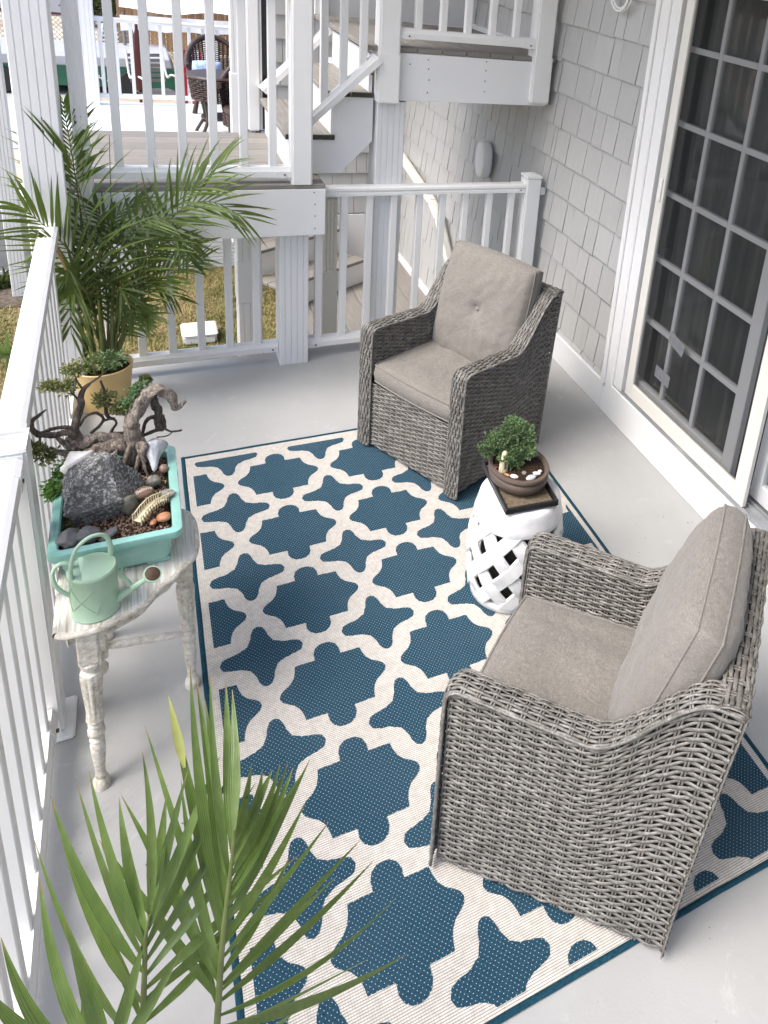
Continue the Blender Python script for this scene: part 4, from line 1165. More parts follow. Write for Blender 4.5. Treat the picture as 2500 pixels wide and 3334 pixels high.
def sprigs(center, rad, n, size, seed=0, spread=1.0, shell=0.55, blades=4):
    r = np.random.RandomState(seed); out_v = []; out_f = []
    c = np.array(center); rad = np.array(rad)
    for i in range(n):
        d = r.normal(size=3); d /= np.linalg.norm(d)
        q = r.uniform(shell, 1.0) ** 0.7 * (1 + 0.42 * noise.noise((d[0] * 2.3 + seed, d[1] * 2.3, d[2] * 2.3)))
        p = c + d * q * rad
        ax = d * 0.8 + r.normal(size=3) * 0.5 * spread + np.array([0, 0, 0.25]); ax /= np.linalg.norm(ax)
        for b in range(blades):
            a = ax + r.normal(size=3) * 0.45; a /= np.linalg.norm(a)
            s = np.cross(a, r.normal(size=3)); s /= np.linalg.norm(s) + 1e-9
            ln = size * r.uniform(0.6, 1.3); w = size * 0.2
            st_ = p + ax * size * 0.35 * b / blades
            o = len(out_v)
            out_v += [tuple(st_ - s * w * 0.4), tuple(st_ + s * w * 0.4), tuple(st_ + a * ln * 0.55 + s * w), tuple(st_ + a * ln), tuple(st_ + a * ln * 0.55 - s * w)]
            out_f += [(o, o + 1, o + 2, o + 3, o + 4)]
    return MB().add(out_v, out_f)
bz = ZT + 0.012
bt_ = thing('bonsai_tree', 'small rounded green juniper bonsai growing in the oval pot', 'bonsai', (1.085, -1.30, bz + 0.07))
MB().tube(spline([(1.085, -1.30, bz + 0.05), (1.080, -1.305, bz + 0.09), (1.09, -1.31, bz + 0.13), (1.075, -1.31, bz + 0.18)], 10), [0.012, 0.012, 0.011, 0.010, 0.009, 0.009, 0.008, 0.007, 0.006, 0.004], 8).build('trunk', 'dark_branch', bt_, smooth=60)
for i, (c, rd) in enumerate((((1.066, -1.30, 0.668), (0.046, 0.045, 0.030)), ((1.124, -1.30, 0.648), (0.042, 0.045, 0.028)), ((1.012, -1.30, 0.648), (0.040, 0.04, 0.024)), ((0.988, -1.29, 0.608), (0.036, 0.036, 0.018)),
                             ((1.072, -1.33, 0.614), (0.042, 0.04, 0.030)), ((1.126, -1.33, 0.598), (0.034, 0.036, 0.026)), ((1.078, -1.34, 0.568), (0.026, 0.030, 0.022)), ((1.098, -1.27, 0.682), (0.036, 0.04, 0.018)), ((1.040, -1.34, 0.600), (0.030, 0.03, 0.020)))):
    MB().tube([(1.085, -1.305, bz + 0.11), ((c[0] + 1.085) / 2, -1.305, (c[2] + 0.60) / 2), c], [0.005, 0.004, 0.002], 6).build('branch', 'dark_branch', bt_, smooth=60)
    o = sprigs(c, rd, 300, 0.0105, i + 1, shell=0.30).build('foliage', 'bonsai_leaf', bt_); o['kind'] = 'stuff'
# ornaments in the oval pot
tw = thing('tower_figurine', 'cream carved tower figurine leaning in the oval pot', 'figurine', (1.028, -1.350, bz + 0.068))
MB().lathe([(0.018, 0.0), (0.017, 0.03), (0.013, 0.062), (0.0115, 0.064), (0.0125, 0.066), (0.012, 0.072), (0.008, 0.084), (0.0, 0.090)], 12, sx=1.0, sy=0.8).build('body', 'ivory_resin', tw, wld=False, smooth=35)
MB().box(-0.0035, -0.0148, 0.018, 0.0035, -0.0125, 0.050).build('doorway', 'olive_stone', tw, wld=False)
bn = thing('bench_figurine', 'tiny white curved bench in the oval pot', 'figurine', (1.138, -1.318, bz + 0.074), math.radians(-35))
MB().box(-0.016, -0.007, 0.012, 0.016, 0.007, 0.017).build('seat', 'white_shell', bn, wld=False, bevel=0.002)
MB().box(-0.016, 0.0072, 0.017, 0.016, 0.0105, 0.036).build('backrest', 'white_shell', bn, wld=False, bevel=0.002)
for s in (-1, 1): MB().box(s * 0.012 - 0.003, -0.006, 0, s * 0.012 + 0.003, 0.006, 0.0119).build('leg', 'white_shell', bn, wld=False)
def pebble_mesh(name, mat, sx, sy, sz, seed=0, sub=2, rough=0.12, ribs=0):
    bm = bmesh.new(); bmesh.ops.create_icosphere(bm, subdivisions=sub, radius=1.0)
    for v in bm.verts:
        k = 1 + rough * noise.noise(v.co * 1.6 + Vector((seed * 3.1, seed, 0))) + rough * 0.4 * noise.noise(v.co * 4 + Vector((seed, 0, 5)))
        if ribs: k *= 1 + 0.04 * math.sin(v.co.y * ribs)
        v.co = Vector((v.co.x * sx, v.co.y * sy, v.co.z * sz)) * k
    me = bpy.data.meshes.new(name); bm.to_mesh(me); bm.free(); me.shade_smooth(); me.materials.append(MATS[mat]); return me
def stone(name, label, cat, mat, loc, size, rz=0, seed=0, sub=3, rough=0.2, tilt=(0, 0), ribs=0, group=None):
    o = bpy.data.objects.new(name, pebble_mesh(name, mat, *size, seed, sub, rough, ribs)); COL.objects.link(o)
    o.location = loc; o.rotation_euler = (tilt[0], tilt[1], rz); tag(o, label, cat, group); return o
zz = bz + 0.070
stone('clam_shell', 'grey striped clam shell at the front rim of the oval pot', 'shell', 'shell', (1.108, -1.425, zz + 0.002), (0.022, 0.014, 0.010), 0.2, 4, 3, 0.05, ribs=34)
stone('sea_shell', 'white speckled oval shell left of the clam in the oval pot', 'shell', 'white_shell', (1.052, -1.398, zz + 0.002), (0.016, 0.009, 0.007), -0.7, 5)
stone('sea_shell', 'small pitted snail shell behind the clam in the oval pot', 'shell', 'speckled_stone', (1.094, -1.392, zz + 0.003), (0.009, 0.009, 0.007), 0, 6)
stone('sea_shell', 'white winged shell right of the clam in the oval pot', 'shell', 'white_shell', (1.138, -1.408, zz + 0.002), (0.015, 0.008, 0.006), -0.5, 7)
stone('sea_shell', 'tiny white shell at the right rim of the oval pot', 'shell', 'white_shell', (1.154, -1.402, zz + 0.003), (0.008, 0.007, 0.005), 0, 8)
stone('terracotta_shard', 'narrow orange shard beside the tower in the oval pot', 'shard', 'orange_stone', (1.032, -1.378, zz), (0.014, 0.005, 0.005), -0.8, 9)
stone('red_stone', 'dark red stone behind the tower in the oval pot', 'stone', 'maroon_metal', (1.012, -1.322, zz + 0.002), (0.012, 0.014, 0.008), 0, 10)

# ------------------------------------------------------------------ whitewashed table
ZTB = 0.560
tb_ = thing('side_table', 'whitewashed half-round side table with turned fluted legs beside the railing', 'table', (-0.17, -1.35, 0))
half = [(-.318, -1.628), (-.29, -1.640), (-.23, -1.643), (-.168, -1.618), (-.118, -1.590), (-.095, -1.560), (-.078, -1.538), (-.052, -1.520), (-.028, -1.486), (.002, -1.452), (.014, -1.405), (.016, -1.365)]
outl = half + [(x, -2.70 - y) for x, y in reversed(half)]
def dens(p, k=4):
    o = []
    q = [Vector((x, y, 0)) for x, y in p]
    return [(v.x, v.y) for v in spline(q, len(p) * k)]
ol = dens(outl)
def inset(p, d):
    n = len(p); out = []
    for i in range(n):
        a, b = Vector(p[i - 1]), Vector(p[(i + 1) % n]); t = (b - a).normalized(); nn = Vector((-t.y, t.x)); out.append((p[i][0] + nn.x * d, p[i][1] + nn.y * d))
    return out
MB().prism(ol, ZTB - 0.012, ZTB).build('tabletop', 'whitewash_top', tb_, bevel=0.003)
rimm = MB(); pts = [(x, y, ZTB - 0.010) for x, y in ol]
rimm.tube(pts + [pts[0]], 0.0095, 8, caps=False).build('moulded_edge', 'whitewash_leg', tb_, smooth=60)
MB().prism(inset(ol, 0.022), ZTB - 0.062, ZTB - 0.0121).build('apron', 'whitewash_leg', tb_)
legp = [(0.021, 0.0), (0.022, 0.010), (0.020, 0.024), (0.012, 0.034), (0.014, 0.040), (0.012, 0.046), (0.013, 0.070), (0.0175, 0.120), (0.0185, 0.150), (0.013, 0.160), (0.0185, 0.168), (0.013, 0.178), (0.021, 0.190), (0.021, 0.202), (0.014, 0.212), (0.019, 0.220), (0.015, 0.228), (0.022, 0.238), (0.0195, 0.265), (0.021, 0.300), (0.0245, 0.350), (0.026, 0.385), (0.024, 0.396), (0.014, 0.402), (0.022, 0.416), (0.023, 0.426), (0.016, 0.434)]
def flut(a, z):
    return 1 - (0.10 * max(0, math.cos(a * 10)) if 0.242 < z < 0.39 else 0)
def leg(p_bot, p_top):
    mb = MB().lathe(legp, 60, rfun=flut)
    d = Vector(p_top) - Vector(p_bot)
    mb.v = [(p_bot[0] + x + d.x * z / 0.5, p_bot[1] + y + d.y * z / 0.5, z) for x, y, z in mb.v]
    o = mb.build('leg', 'whitewash_leg', tb_, smooth=40)
    MB().box(p_top[0] - 0.024, p_top[1] - 0.024, 0.430, p_top[0] + 0.024, p_top[1] + 0.024, ZTB - 0.014).build('block', 'whitewash_leg', o, bevel=0.004)
    return o
lp = {'near': ((-.258, -1.648, 0), (-.256, -1.612, 0)), 'right': ((-.016, -1.395, 0), (-.022, -1.380, 0)), 'far': ((-.256, -1.095, 0), (-.256, -1.100, 0))}
for k in lp: leg(*lp[k])
MB().tube(spline([(-.255, -1.63, 0.215), (-.255, -1.36, 0.225), (-.255, -1.11, 0.215)], 12), 0.012, 10).build('stretcher', 'whitewash_leg', tb_, smooth=60)
sp_ = [Vector((-.255, -1.365, 0.225)).lerp(Vector((-.018, -1.392, 0.215)), i / 10) for i in range(11)]
MB().tube(sp_, [0.016, 0.009, 0.013, 0.0125, 0.012, 0.012, 0.012, 0.0125, 0.013, 0.008, 0.012], 12).build('stretcher', 'whitewash_leg', tb_, smooth=60)
MB().box(-.277, -1.387, 0.19, -.233, -1.343, 0.262).build('stretcher_block', 'whitewash_leg', tb_, bevel=0.004)
MB().lathe([(0.018, 0.13), (0.020, 0.15), (0.012, 0.165), (0.012, 0.19)], 16, (-.255, -1.365, 0)).build('finial', 'whitewash_leg', tb_, smooth=60)

# ------------------------------------------------------------------ turquoise planter
pl = thing('planter', 'turquoise glazed rectangular bonsai planter on the whitewashed table', 'planter', (-.178, -1.27, ZTB))
def rrect(x0, y0, x1, y1, r, n=5):
    o = []
    for cx, cy, a0 in ((x1 - r, y1 - r, 0), (x0 + r, y1 - r, PI / 2), (x0 + r, y0 + r, PI), (x1 - r, y0 + r, 3 * PI / 2)):
        for k in range(n + 1):
            a = a0 + PI / 2 * k / n; o.append((cx + math.cos(a) * r, cy + math.sin(a) * r))
    return o
ZR = 0.688
ring = [(0.036, ZTB + 0.012, .02), (0.030, ZTB + 0.03, .02), (0.022, ZR - 0.030, .02), (0.021, ZR - 0.026, .02), (0.0, ZR - 0.024, .022), (-0.002, ZR - 0.012, .022), (0.0, ZR - 0.002, .022), (0.006, ZR, .02), (0.020, ZR, .014), (0.024, ZR - 0.004, .012), (0.028, ZR - 0.05, .012)]
vs = []; n_ = 24
for (i_, z, r) in ring:
    vs += [(x, y, z) for x, y in rrect(-.336 + i_, -1.490 + i_, -.020 - i_, -1.050 - i_, r)]
fs = [(i * n_ + k, i * n_ + (k + 1) % n_, (i + 1) * n_ + (k + 1) % n_, (i + 1) * n_ + k) for i in range(len(ring) - 1) for k in range(n_)] + [tuple(range(n_ - 1, -1, -1))]
MB().add(vs, fs).build('tub', 'turquoise_glaze', pl, smooth=40)
for (x, y) in ((-.272, -1.426), (-.084, -1.426), (-.272, -1.114), (-.084, -1.114)):
    MB().box(x - 0.03, y - 0.026, ZTB + 0.0005, x + 0.03, y + 0.026, ZTB + 0.0125).build('foot', 'turquoise_glaze', pl, bevel=0.003)
# soil surface
def soil_z(x, y):
    return 0.660 + 0.018 * math.exp(-((x + .2) ** 2 + (y + 1.12) ** 2) / 0.012) + 0.006 * noise.noise((x * 22, y * 22, 1))
vs = []; fs = []; nx, ny = 22, 30
for j in range(ny + 1):
    for i in range(nx + 1):
        x = -.308 + .260 * i / nx; y = -1.462 + .384 * j / ny; vs.append((x, y, soil_z(x, y)))
fs = [(j * (nx + 1) + i, j * (nx + 1) + i + 1, (j + 1) * (nx + 1) + i + 1, (j + 1) * (nx + 1) + i) for j in range(ny) for i in range(nx)]
MB().add(vs, fs).build('soil', 'potting_soil', pl, smooth=180)
rg = np.random.RandomState(3)
ico = bmesh.new(); bmesh.ops.create_icosphere(ico, subdivisions=1, radius=1.0)
iv = np.array([v.co[:] for v in ico.verts]); if_ = [tuple(v.index for v in f.verts) for f in ico.faces]; ico.free()
gv = []; gf = []
for i in range(2600):
    x = rg.uniform(-.304, -.052); y = rg.uniform(-1.46, -1.08); s = rg.uniform(0.0016, 0.0036)
    V = iv * (s * rg.uniform(0.7, 1.3, 3)) + np.array([x, y, soil_z(x, y) + s * 0.4]); o = len(gv)
    gv += [tuple(p) for p in V]; gf += [tuple(k + o for k in f) for f in if_]
go = MB().add(gv, gf).build('gravel', 'gravel_mix', pl); go['kind'] = 'stuff'

# big rock
bm = bmesh.new(); bmesh.ops.create_icosphere(bm, subdivisions=6, radius=1.0)
rkr = random.Random(21)
planes = [(Vector((rkr.gauss(0, 1), rkr.gauss(0, 1), rkr.gauss(0, 1))).normalized(), rkr.uniform(0.50, 0.72)) for _ in range(13)]
planes += [(Vector((-0.25, -0.9, 0.42)).normalized(), 0.50), (Vector((0.75, -0.55, 0.4)).normalized(), 0.50), (Vector((0.6, 0.3, 0.75)).normalized(), 0.56), (Vector((-0.8, -0.1, 0.55)).normalized(), 0.52)]
for v in bm.verts:
    p = v.co.copy()
    for nn, d in planes:
        e = p.dot(nn) - d
        if e > 0: p -= nn * e * 0.99
    q = p * 3.0
    p *= 1 + 0.06 * noise.noise(q) + 0.035 * noise.noise(q * 3) + 0.02 * noise.noise(q * 8) + 0.012 * noise.noise(q * 18)
    v.co = Vector((p.x * 0.140, p.y * 0.115, p.z * 0.165))
me = bpy.data.meshes.new('rock'); bm.to_mesh(me); bm.free(); me.shade_smooth(); me.set_sharp_from_angle(angle=math.radians(28)); me.materials.append(MATS['granite'])
rk = bpy.data.objects.new('rock', me); COL.objects.link(rk); rk.location = (-.220, -1.280, 0.726); rk.rotation_euler = (math.radians(-14), math.radians(6), math.radians(15))
tag(rk, 'large jagged dark grey rock with white flecks in the turquoise planter', 'rock')
# stones
stone('river_stone', 'angular slate stone at the front left corner of the planter', 'stone', 'slate_stone', (-.290, -1.425, .683), (.027, .026, .026), 0.3, 31, 3, 0.35)
stone('river_stone', 'rounded grey stone right of the corner slate stone in the planter', 'stone', 'slate_stone', (-.247, -1.425, .684), (.030, .022, .024), 0.2, 33, 3, 0.25)
stone('river_stone', 'flat grey stone behind the watering can handle', 'stone', 'slate_stone', (-.198, -1.425, .674), (.028, .014, .010), 0.5, 35, 3, 0.2, (0.1, -0.3))
stone('river_stone', 'upright olive grey stone beside the large rock', 'stone', 'olive_stone', (-.146, -1.335, .692), (.022, .016, .038), 0.2, 37, 3, 0.22)
stone('river_stone', 'rough speckled round stone below the whelk shell', 'stone', 'speckled_stone', (-.086, -1.235, .690), (.020, .018, .018), 0, 39)
stone('river_stone', 'small mauve pebble beside the planter rim', 'stone', 'brown_stone', (-.056, -1.180, .690), (.014, .014, .014), 0, 41, 3, 0.08)
stone('amber_rock', 'amber brown angular stone under the ferns', 'stone', 'amber_stone', (-.298, -1.195, .692), (.026, .024, .018), 0.6, 43, 2, 0.4)
stone('orange_pebble', 'mottled orange round pebble in the front right of the planter', 'stone', 'orange_stone', (-.064, -1.405, .680), (.019, .017, .012), 0, 45, 3, 0.1)
stone('orange_pebble', 'small pinkish pebble beside the toy bridge', 'stone', 'orange_stone', (-.090, -1.412, .674), (.009, .013, .008), -0.5, 47, 3, 0.1)
bs = stone('word_stone', 'smooth brown stone engraved with a word beside the toy bridge', 'stone', 'brown_stone', (-.112, -1.292, .694), (.029, .021, .017), 0.35, 49, 3, 0.05, (math.radians(12), 0))
fc = bpy.data.curves.new('engraved_word', 'FONT'); fc.body = 'Believe'; fc.size = 0.0155; fc.align_x = 'CENTER'; fc.align_y = 'CENTER'; fc.extrude = 0.0012
to_ = bpy.data.objects.new('engraved_word', fc); COL.objects.link(to_)
dg = bpy.context.evaluated_depsgraph_get(); tm = bpy.data.meshes.new_from_object(to_.evaluated_get(dg)); bpy.data.objects.remove(to_)
for v in tm.vertices:
    x, y = v.co.x, v.co.y - 0.003; v.co.z += 0.0168 * math.sqrt(max(0.02, 1 - (x / .030) ** 2 - (y / .0225) ** 2)) + 0.0006
    v.co.y = y
tm.materials.clear(); tm.materials.append(MATS['letter_cream'])
tw_ = bpy.data.objects.new('engraved_word', tm); COL.objects.link(tw_); tw_.parent = bs
# whelk shell, conch
def whelk(name, label, loc, size, rot, mat):
    t = thing(name, label, 'shell', loc); t.rotation_euler = rot
    prof = [(0.004, -1.25), (0.10, -1.15), (0.16, -0.9), (0.22, -0.6), (0.36, -0.3), (0.55, -0.02), (0.62, 0.14), (0.56, 0.24), (0.40, 0.28), (0.38, 0.33), (0.27, 0.38), (0.25, 0.43), (0.14, 0.48), (0.11, 0.53), (0.0, 0.58)]
    MB().lathe([(r * size, z * size) for r, z in prof], 40, rfun=lambda a, z: 1 + 0.06 * math.sin(a * 1.0 + z * 60) + 0.015 * math.cos(a * 17)).build('whorl', mat, t, wld=False, smooth=60)
    return t
whelk('whelk_shell', 'grey blue striped whelk shell at the back right of the planter', (-.078, -1.130, .735), 0.062, (math.radians(-58), math.radians(4), 0), 'shell')
whelk('conch_shell', 'white spiked conch shell behind the large rock', (-.272, -1.175, .752), 0.078, (math.radians(-30), math.radians(-30), 0), 'white_shell')
# toy bridge
br = thing('toy_bridge', 'cream miniature arched footbridge in the planter', 'toy bridge', (-.094, -1.37, .675), math.radians(-40))
arc = [(-.055 + .11 * i / 12, 0.012 + 0.016 * math.sin(PI * i / 12)) for i in range(13)]
for i in range(12):
    MB().bar((0, arc[i][0], arc[i][1]), (0, arc[i + 1][0] - 0.0008, arc[i + 1][1]), 0.024, 0.003).build('plank', 'ivory_resin', br, wld=False)
for s in (-1, 1):
    MB().tube([(s * .0135, y, z + 0.017) for y, z in arc], 0.0019, 6).build('handrail', 'ivory_resin', br, wld=False, smooth=60)
    for i in range(0, 13):
        MB().box(s * .0135 - .0013, arc[i][0] - .0013, arc[i][1] - 0.008, s * .0135 + .0013, arc[i][0] + .0013, arc[i][1] + (0.022 if i % 6 == 0 else 0.0165)).build('post', 'ivory_resin', br, wld=False)
MB().lathe([(0.0, 0.0), (0.020, 0.0), (0.020, 0.004), (0.0, 0.005)], 20, (0.0, 0.065, 0.02)).build('landing_disc', 'speckled_stone', br, wld=False)
# ferns and moss
fr = thing('fern', 'small bright green fern spilling over the back left planter rim', 'fern', (-.315, -1.15, .69))
for i, (c, rd) in enumerate((((-.318, -1.165, .705), (.042, .05, .022)), ((-.292, -1.120, .725), (.034, .03, .022)), ((-.340, -1.205, .695), (.022, .034, .02)), ((-.275, -1.09, .745), (.03, .024, .022)))):
    o = sprigs(c, rd, 150, 0.012, 50 + i, shell=0.2, blades=4).build('frond', 'fern_leaf', fr); o['kind'] = 'stuff'
ms = thing('moss', 'dark green moss patch on the planter soil left of the rock', 'moss', (-.302, -1.33, .662))
for i, c in enumerate(((-.295, -1.345, .664), (-.287, -1.385, .662), (-.300, -1.29, .664))):
    sprigs(c, (.020, .026, .006), 260, 0.005, 70 + i, shell=0.1, blades=3).build('tuft', 'bush_leaf', ms)['kind'] = 'stuff'
# driftwood juniper
BR = {'arch': [(-.132, -1.12, .700), (-.132, -1.12, .772), (-.129, -1.12, .829), (-.114, -1.12, .88), (-.091, -1.12, .92), (-.063, -1.12, .938), (-.04, -1.12, .923), (-.021, -1.12, .895), (-.015, -1.12, .863), (.002, -1.12, .869), (.015, -1.12, .887)],
'log': [(-.113, -1.11, .745), (-.142, -1.11, .762), (-.18, -1.11, .780), (-.22, -1.11, .795), (-.246, -1.11, .79), (-.267, -1.11, .778), (-.283, -1.11, .768), (-.304, -1.11, .786), (-.322, -1.11, .816)],
'log2': [(-.15, -1.13, .745), (-.18, -1.13, .765), (-.219, -1.13, .768), (-.257, -1.13, .76)],
'root1': [(-.12, -1.13, .770), (-.103, -1.145, .756), (-.121, -1.155, .723), (-.131, -1.16, .68)], 'root2': [(-.133, -1.13, .775), (-.147, -1.15, .752), (-.166, -1.16, .70)],
'root3': [(-.16, -1.12, .775), (-.178, -1.15, .758), (-.186, -1.165, .69)], 'root4': [(-.112, -1.12, .775), (-.100, -1.14, .735), (-.113, -1.15, .68)], 'root5': [(-.125, -1.125, .775), (-.112, -1.16, .73), (-.10, -1.175, .67)],
'stump': [(-.281, -1.105, .775), (-.283, -1.102, .800), (-.279, -1.1, .815)], 'horn': [(-.300, -1.13, .765), (-.322, -1.14, .782), (-.334, -1.145, .806)]}
RA = {'arch': (.021, .021, .020, .0195, .0185, .017, .015, .013, .010, .007, .004), 'log': (.016, .018, .017, .015, .014, .014, .016, .009, .005), 'log2': (.014, .020, .019, .012), 'root1': (.012, .012, .009, .004), 'root2': (.010, .008, .004), 'root3': (.008, .006, .003), 'root4': (.009, .007, .003), 'root5': (.009, .006, .003), 'stump': (.022, .018, .014), 'horn': (.010, .008, .002)}
BR2 = {'arch_sub': [(-.072, -1.11, .915), (-.066, -1.1, .875), (-.062, -1.1, .84), (-.062, -1.1, .789)], 'arch_end': [(-.062, -1.1, .785), (-.049, -1.1, .794), (-.05, -1.1, .834)],
'sub2': [(-.062, -1.09, .777), (-.101, -1.09, .765), (-.11, -1.09, .756)], 'sub3': [(-.112, -1.08, .75), (-.099, -1.08, .799), (-.088, -1.08, .815), (-.07, -1.085, .823)],
'twig': [(-.05, -1.09, .782), (-.03, -1.09, .764), (-.007, -1.09, .761), (.002, -1.09, .763)], 'twig2': [(-.069, -1.09, .749), (-.042, -1.09, .749), (-.024, -1.09, .760)],
'up': [(-.281, -1.1, .805), (-.269, -1.1, .862), (-.257, -1.1, .918), (-.248, -1.1, .957), (-.231, -1.1, .975)], 'left': [(-.275, -1.115, .810), (-.29, -1.12, .83), (-.315, -1.12, .831), (-.339, -1.12, .831), (-.365, -1.12, .84), (-.378, -1.12, .868), (-.373, -1.12, .891), (-.357, -1.12, .904), (-.34, -1.12, .918)],
'left2': [(-.278, -1.1, .833), (-.327, -1.1, .842), (-.357, -1.1, .833)], 'curl1': [(-.27, -1.08, .825), (-.248, -1.08, .856), (-.222, -1.08, .862), (-.206, -1.08, .837), (-.22, -1.08, .812), (-.242, -1.08, .795)],
'curl2': [(-.206, -1.07, .828), (-.183, -1.07, .827), (-.174, -1.07, .811), (-.186, -1.07, .788), (-.189, -1.07, .778), (-.165, -1.07, .772), (-.14, -1.08, .773)], 'up2': [(-.205, -1.06, .959), (-.198, -1.06, .912), (-.198, -1.06, .877), (-.196, -1.06, .834), (-.178, -1.06, .82)],
'tendril': [(-.231, -1.1, .975), (-.205, -1.08, .985), (-.18, -1.06, 1.0)], 'tendril2': [(-.248, -1.1, .957), (-.262, -1.09, .985), (-.268, -1.08, 1.02)], 'tendril3': [(-.257, -1.1, .918), (-.275, -1.1, .95), (-.285, -1.1, .972)], 'tendril4': [(-.198, -1.06, .877), (-.16, -1.08, .88), (-.128, -1.1, .893), (-.107, -1.1, .935)], 'tendril5': [(-.36, -1.13, .838), (-.365, -1.14, .80), (-.35, -1.15, .785)], 'tendril6': [(-.285, -1.1, .972), (-.33, -1.1, .972), (-.36, -1.1, .985)]}
RA2 = {'arch_sub': (.0115, .0115, .011, .011), 'arch_end': (.009, .008, .006), 'sub2': (.006, .005, .005), 'sub3': (.005, .005, .006, .006), 'twig': (.0035, .003, .003, .003), 'twig2': (.0022, .002, .0015), 'up': (.011, .010, .009, .007, .004), 'left': (.010, .0095, .009, .0085, .008, .007, .006, .0045, .002), 'left2': (.006, .005, .005), 'curl1': (.004, .004, .004, .004, .0045, .004), 'curl2': (.0035, .0035, .003, .004, .0045, .005, .005), 'up2': (.003, .0045, .005, .005, .005)}
jn = thing('driftwood_bonsai', 'gnarled juniper bonsai with twisted driftwood branches in the turquoise planter', 'bonsai', (-.13, -1.12, .67))
def gnarl(pts, radii, mat, nm, seed):
    n = max(12, len(pts) * 7); P = spline(pts, n); rr = np.interp(np.linspace(0, 1, n), np.linspace(0, 1, len(radii)), radii)
    P = [p + Vector((noise.noise(p * 45 + Vector((seed, 0, 0))), noise.noise(p * 45 + Vector((0, seed, 0))), noise.noise(p * 45 + Vector((0, 0, seed))))) * r * 0.35 for p, r in zip(P, rr)]
    mb = MB().tube(P, list(rr), 14)
    v2 = []
    for i, v in enumerate(mb.v):
        c = P[min(i // 14, n - 1)]; d = Vector(v) - c; a = (i % 14) / 14 * 2 * PI + (i // 14) * 0.12
        k = 1 + 0.16 * math.sin(a * 3 + seed) + 0.10 * math.sin(a * 5 + seed * 2) + 0.22 * noise.noise(Vector(v) * 90)
        v2.append(tuple(c + d * k))
    mb.v = v2
    return mb.build(nm, mat, jn, smooth=70)
for i, k in enumerate(BR): gnarl(BR[k], RA[k], 'driftwood', 'root' if 'root' in k else 'trunk', i)
for i, k in enumerate(BR2): gnarl(BR2[k], RA2.get(k, (.003, .0025, .0015)), 'dark_branch', 'branch', i + 20)
FL = [((-.179, -1.06, 1.028), (.05, .04, .03)), ((-.225, -1.05, 1.018), (.045, .04, .026)), ((-.265, -1.08, 1.018), (.034, .03, .018)), ((-.285, -1.1, .974), (.03, .03, .024)), ((-.232, -1.08, .945), (.034, .03, .034)), ((-.201, -1.06, .895), (.034, .03, .026)), ((-.130, -1.1, .893), (.038, .03, .026)), ((-.107, -1.1, .938), (.026, .024, .02)), ((-.157, -1.1, .876), (.028, .026, .016)), ((-.35, -1.15, .785), (.030, .028, .026)), ((-.374, -1.15, .812), (.024, .024, .02)), ((-.089, -1.06, .945), (.014, .012, .01)), ((-.33, -1.1, .985), (.022, .02, .012)), ((-.17, -1.08, .93), (.024, .02, .022)), ((-.265, -1.09, .905), (.02, .02, .02))]
for i, (c, rd) in enumerate(FL):
    if i in (4, 13, 14): continue
    o = sprigs(c, rd, 150, 0.0105, 100 + i, shell=0.15, blades=4).build('foliage', 'bonsai_leaf' if i in (0, 6, 7) else 'juniper_leaf', jn); o['kind'] = 'stuff'

# ------------------------------------------------------------------ watering can
wc = thing('watering_can', 'mint green watering can with arched handle and brown rose', 'watering can', (-.232, -1.575, ZTB + 0.0005))
MB().lathe([(0.0, 0.0), (.054, 0.0), (.056, .002), (.0565, .005), (.0545, .007), (.054, .060), (.0535, .128), (.0555, .131), (.0555, .135), (.052, .139)], 56).build('body', 'mint_enamel', wc, wld=False, smooth=45)
# sloping half lid
vs = []; fs = []
for k in range(25):
    a = -0.62 * PI + 1.25 * PI * k / 24
    vs += [(math.cos(a) * .0525, math.sin(a) * .0525, .138)]
vs += [(-.018, .012, .166), (-.030, .020, .160)]
fs = [(k, k + 1, 25) for k in range(24)]
MB().add(vs, fs + [(24, 26, 25), (25, 26, 0)]).build('lid', 'mint_enamel', wc, wld=False)
MB().lathe([(.0515, .100), (.0515, .130)], 40, close=False).build('inner_wall', 'mint_enamel', wc, wld=False, smooth=60)
hp = spline([(-.040, -.030, .120), (-.043, -.026, .165), (-.030, -.006, .205), (.000, .012, .222), (.030, .026, .210), (.042, .030, .175), (.040, .028, .128)], 26)
MB().tube(hp, 0.0068, 10, flat=0.75).build('top_handle', 'mint_enamel', wc, wld=False, smooth=60)
hb = spline([(-.036, .010, .150), (-.068, .012, .158), (-.085, .008, .135), (-.078, .0, .095), (-.050, -.004, .060)], 22)
MB().tube(hb, 0.0062, 10, flat=0.8).build('back_handle', 'mint_enamel', wc, wld=False, smooth=60)
s0, s1 = Vector((.040, -.012, .022)), Vector((.122, -.020, .078))
MB().tube([s0, s0.lerp(s1, .3), s0.lerp(s1, .55), s0.lerp(s1, .57), s0.lerp(s1, .6), s1], [.013, .0105, .009, .0105, .0085, .007], 14).build('spout', 'mint_enamel', wc, wld=False, smooth=50)
dr = Vector((.35, -.45, .82)).normalized(); q_ = dr.to_track_quat('Z', 'Y').to_matrix()
rs_ = MB().lathe([(.007, -.012), (.012, -.004), (.0215, .004), (.023, .008), (.0225, .011), (.0195, .0115)], 32); rp = s1 + Vector((.008, -.004, .008))
rose = MB().add([tuple(q_ @ Vector(p) + rp) for p in rs_.v], rs_.f).build('rose', 'mint_enamel', wc, wld=False, smooth=50)
rf = MB().lathe([(.0192, .0118), (.012, .0145), (.0, .0155)], 32)
MB().add([tuple(q_ @ Vector(p) + rp) for p in rf.v], rf.f).build('rose_face', 'rose_bronze', rose, wld=False, smooth=60)
MB().tube([(.052, .004, .108), (.082, -.012, .060)], 0.0075, 8, flat=0.5).build('brace', 'mint_enamel', wc, wld=False, smooth=50)
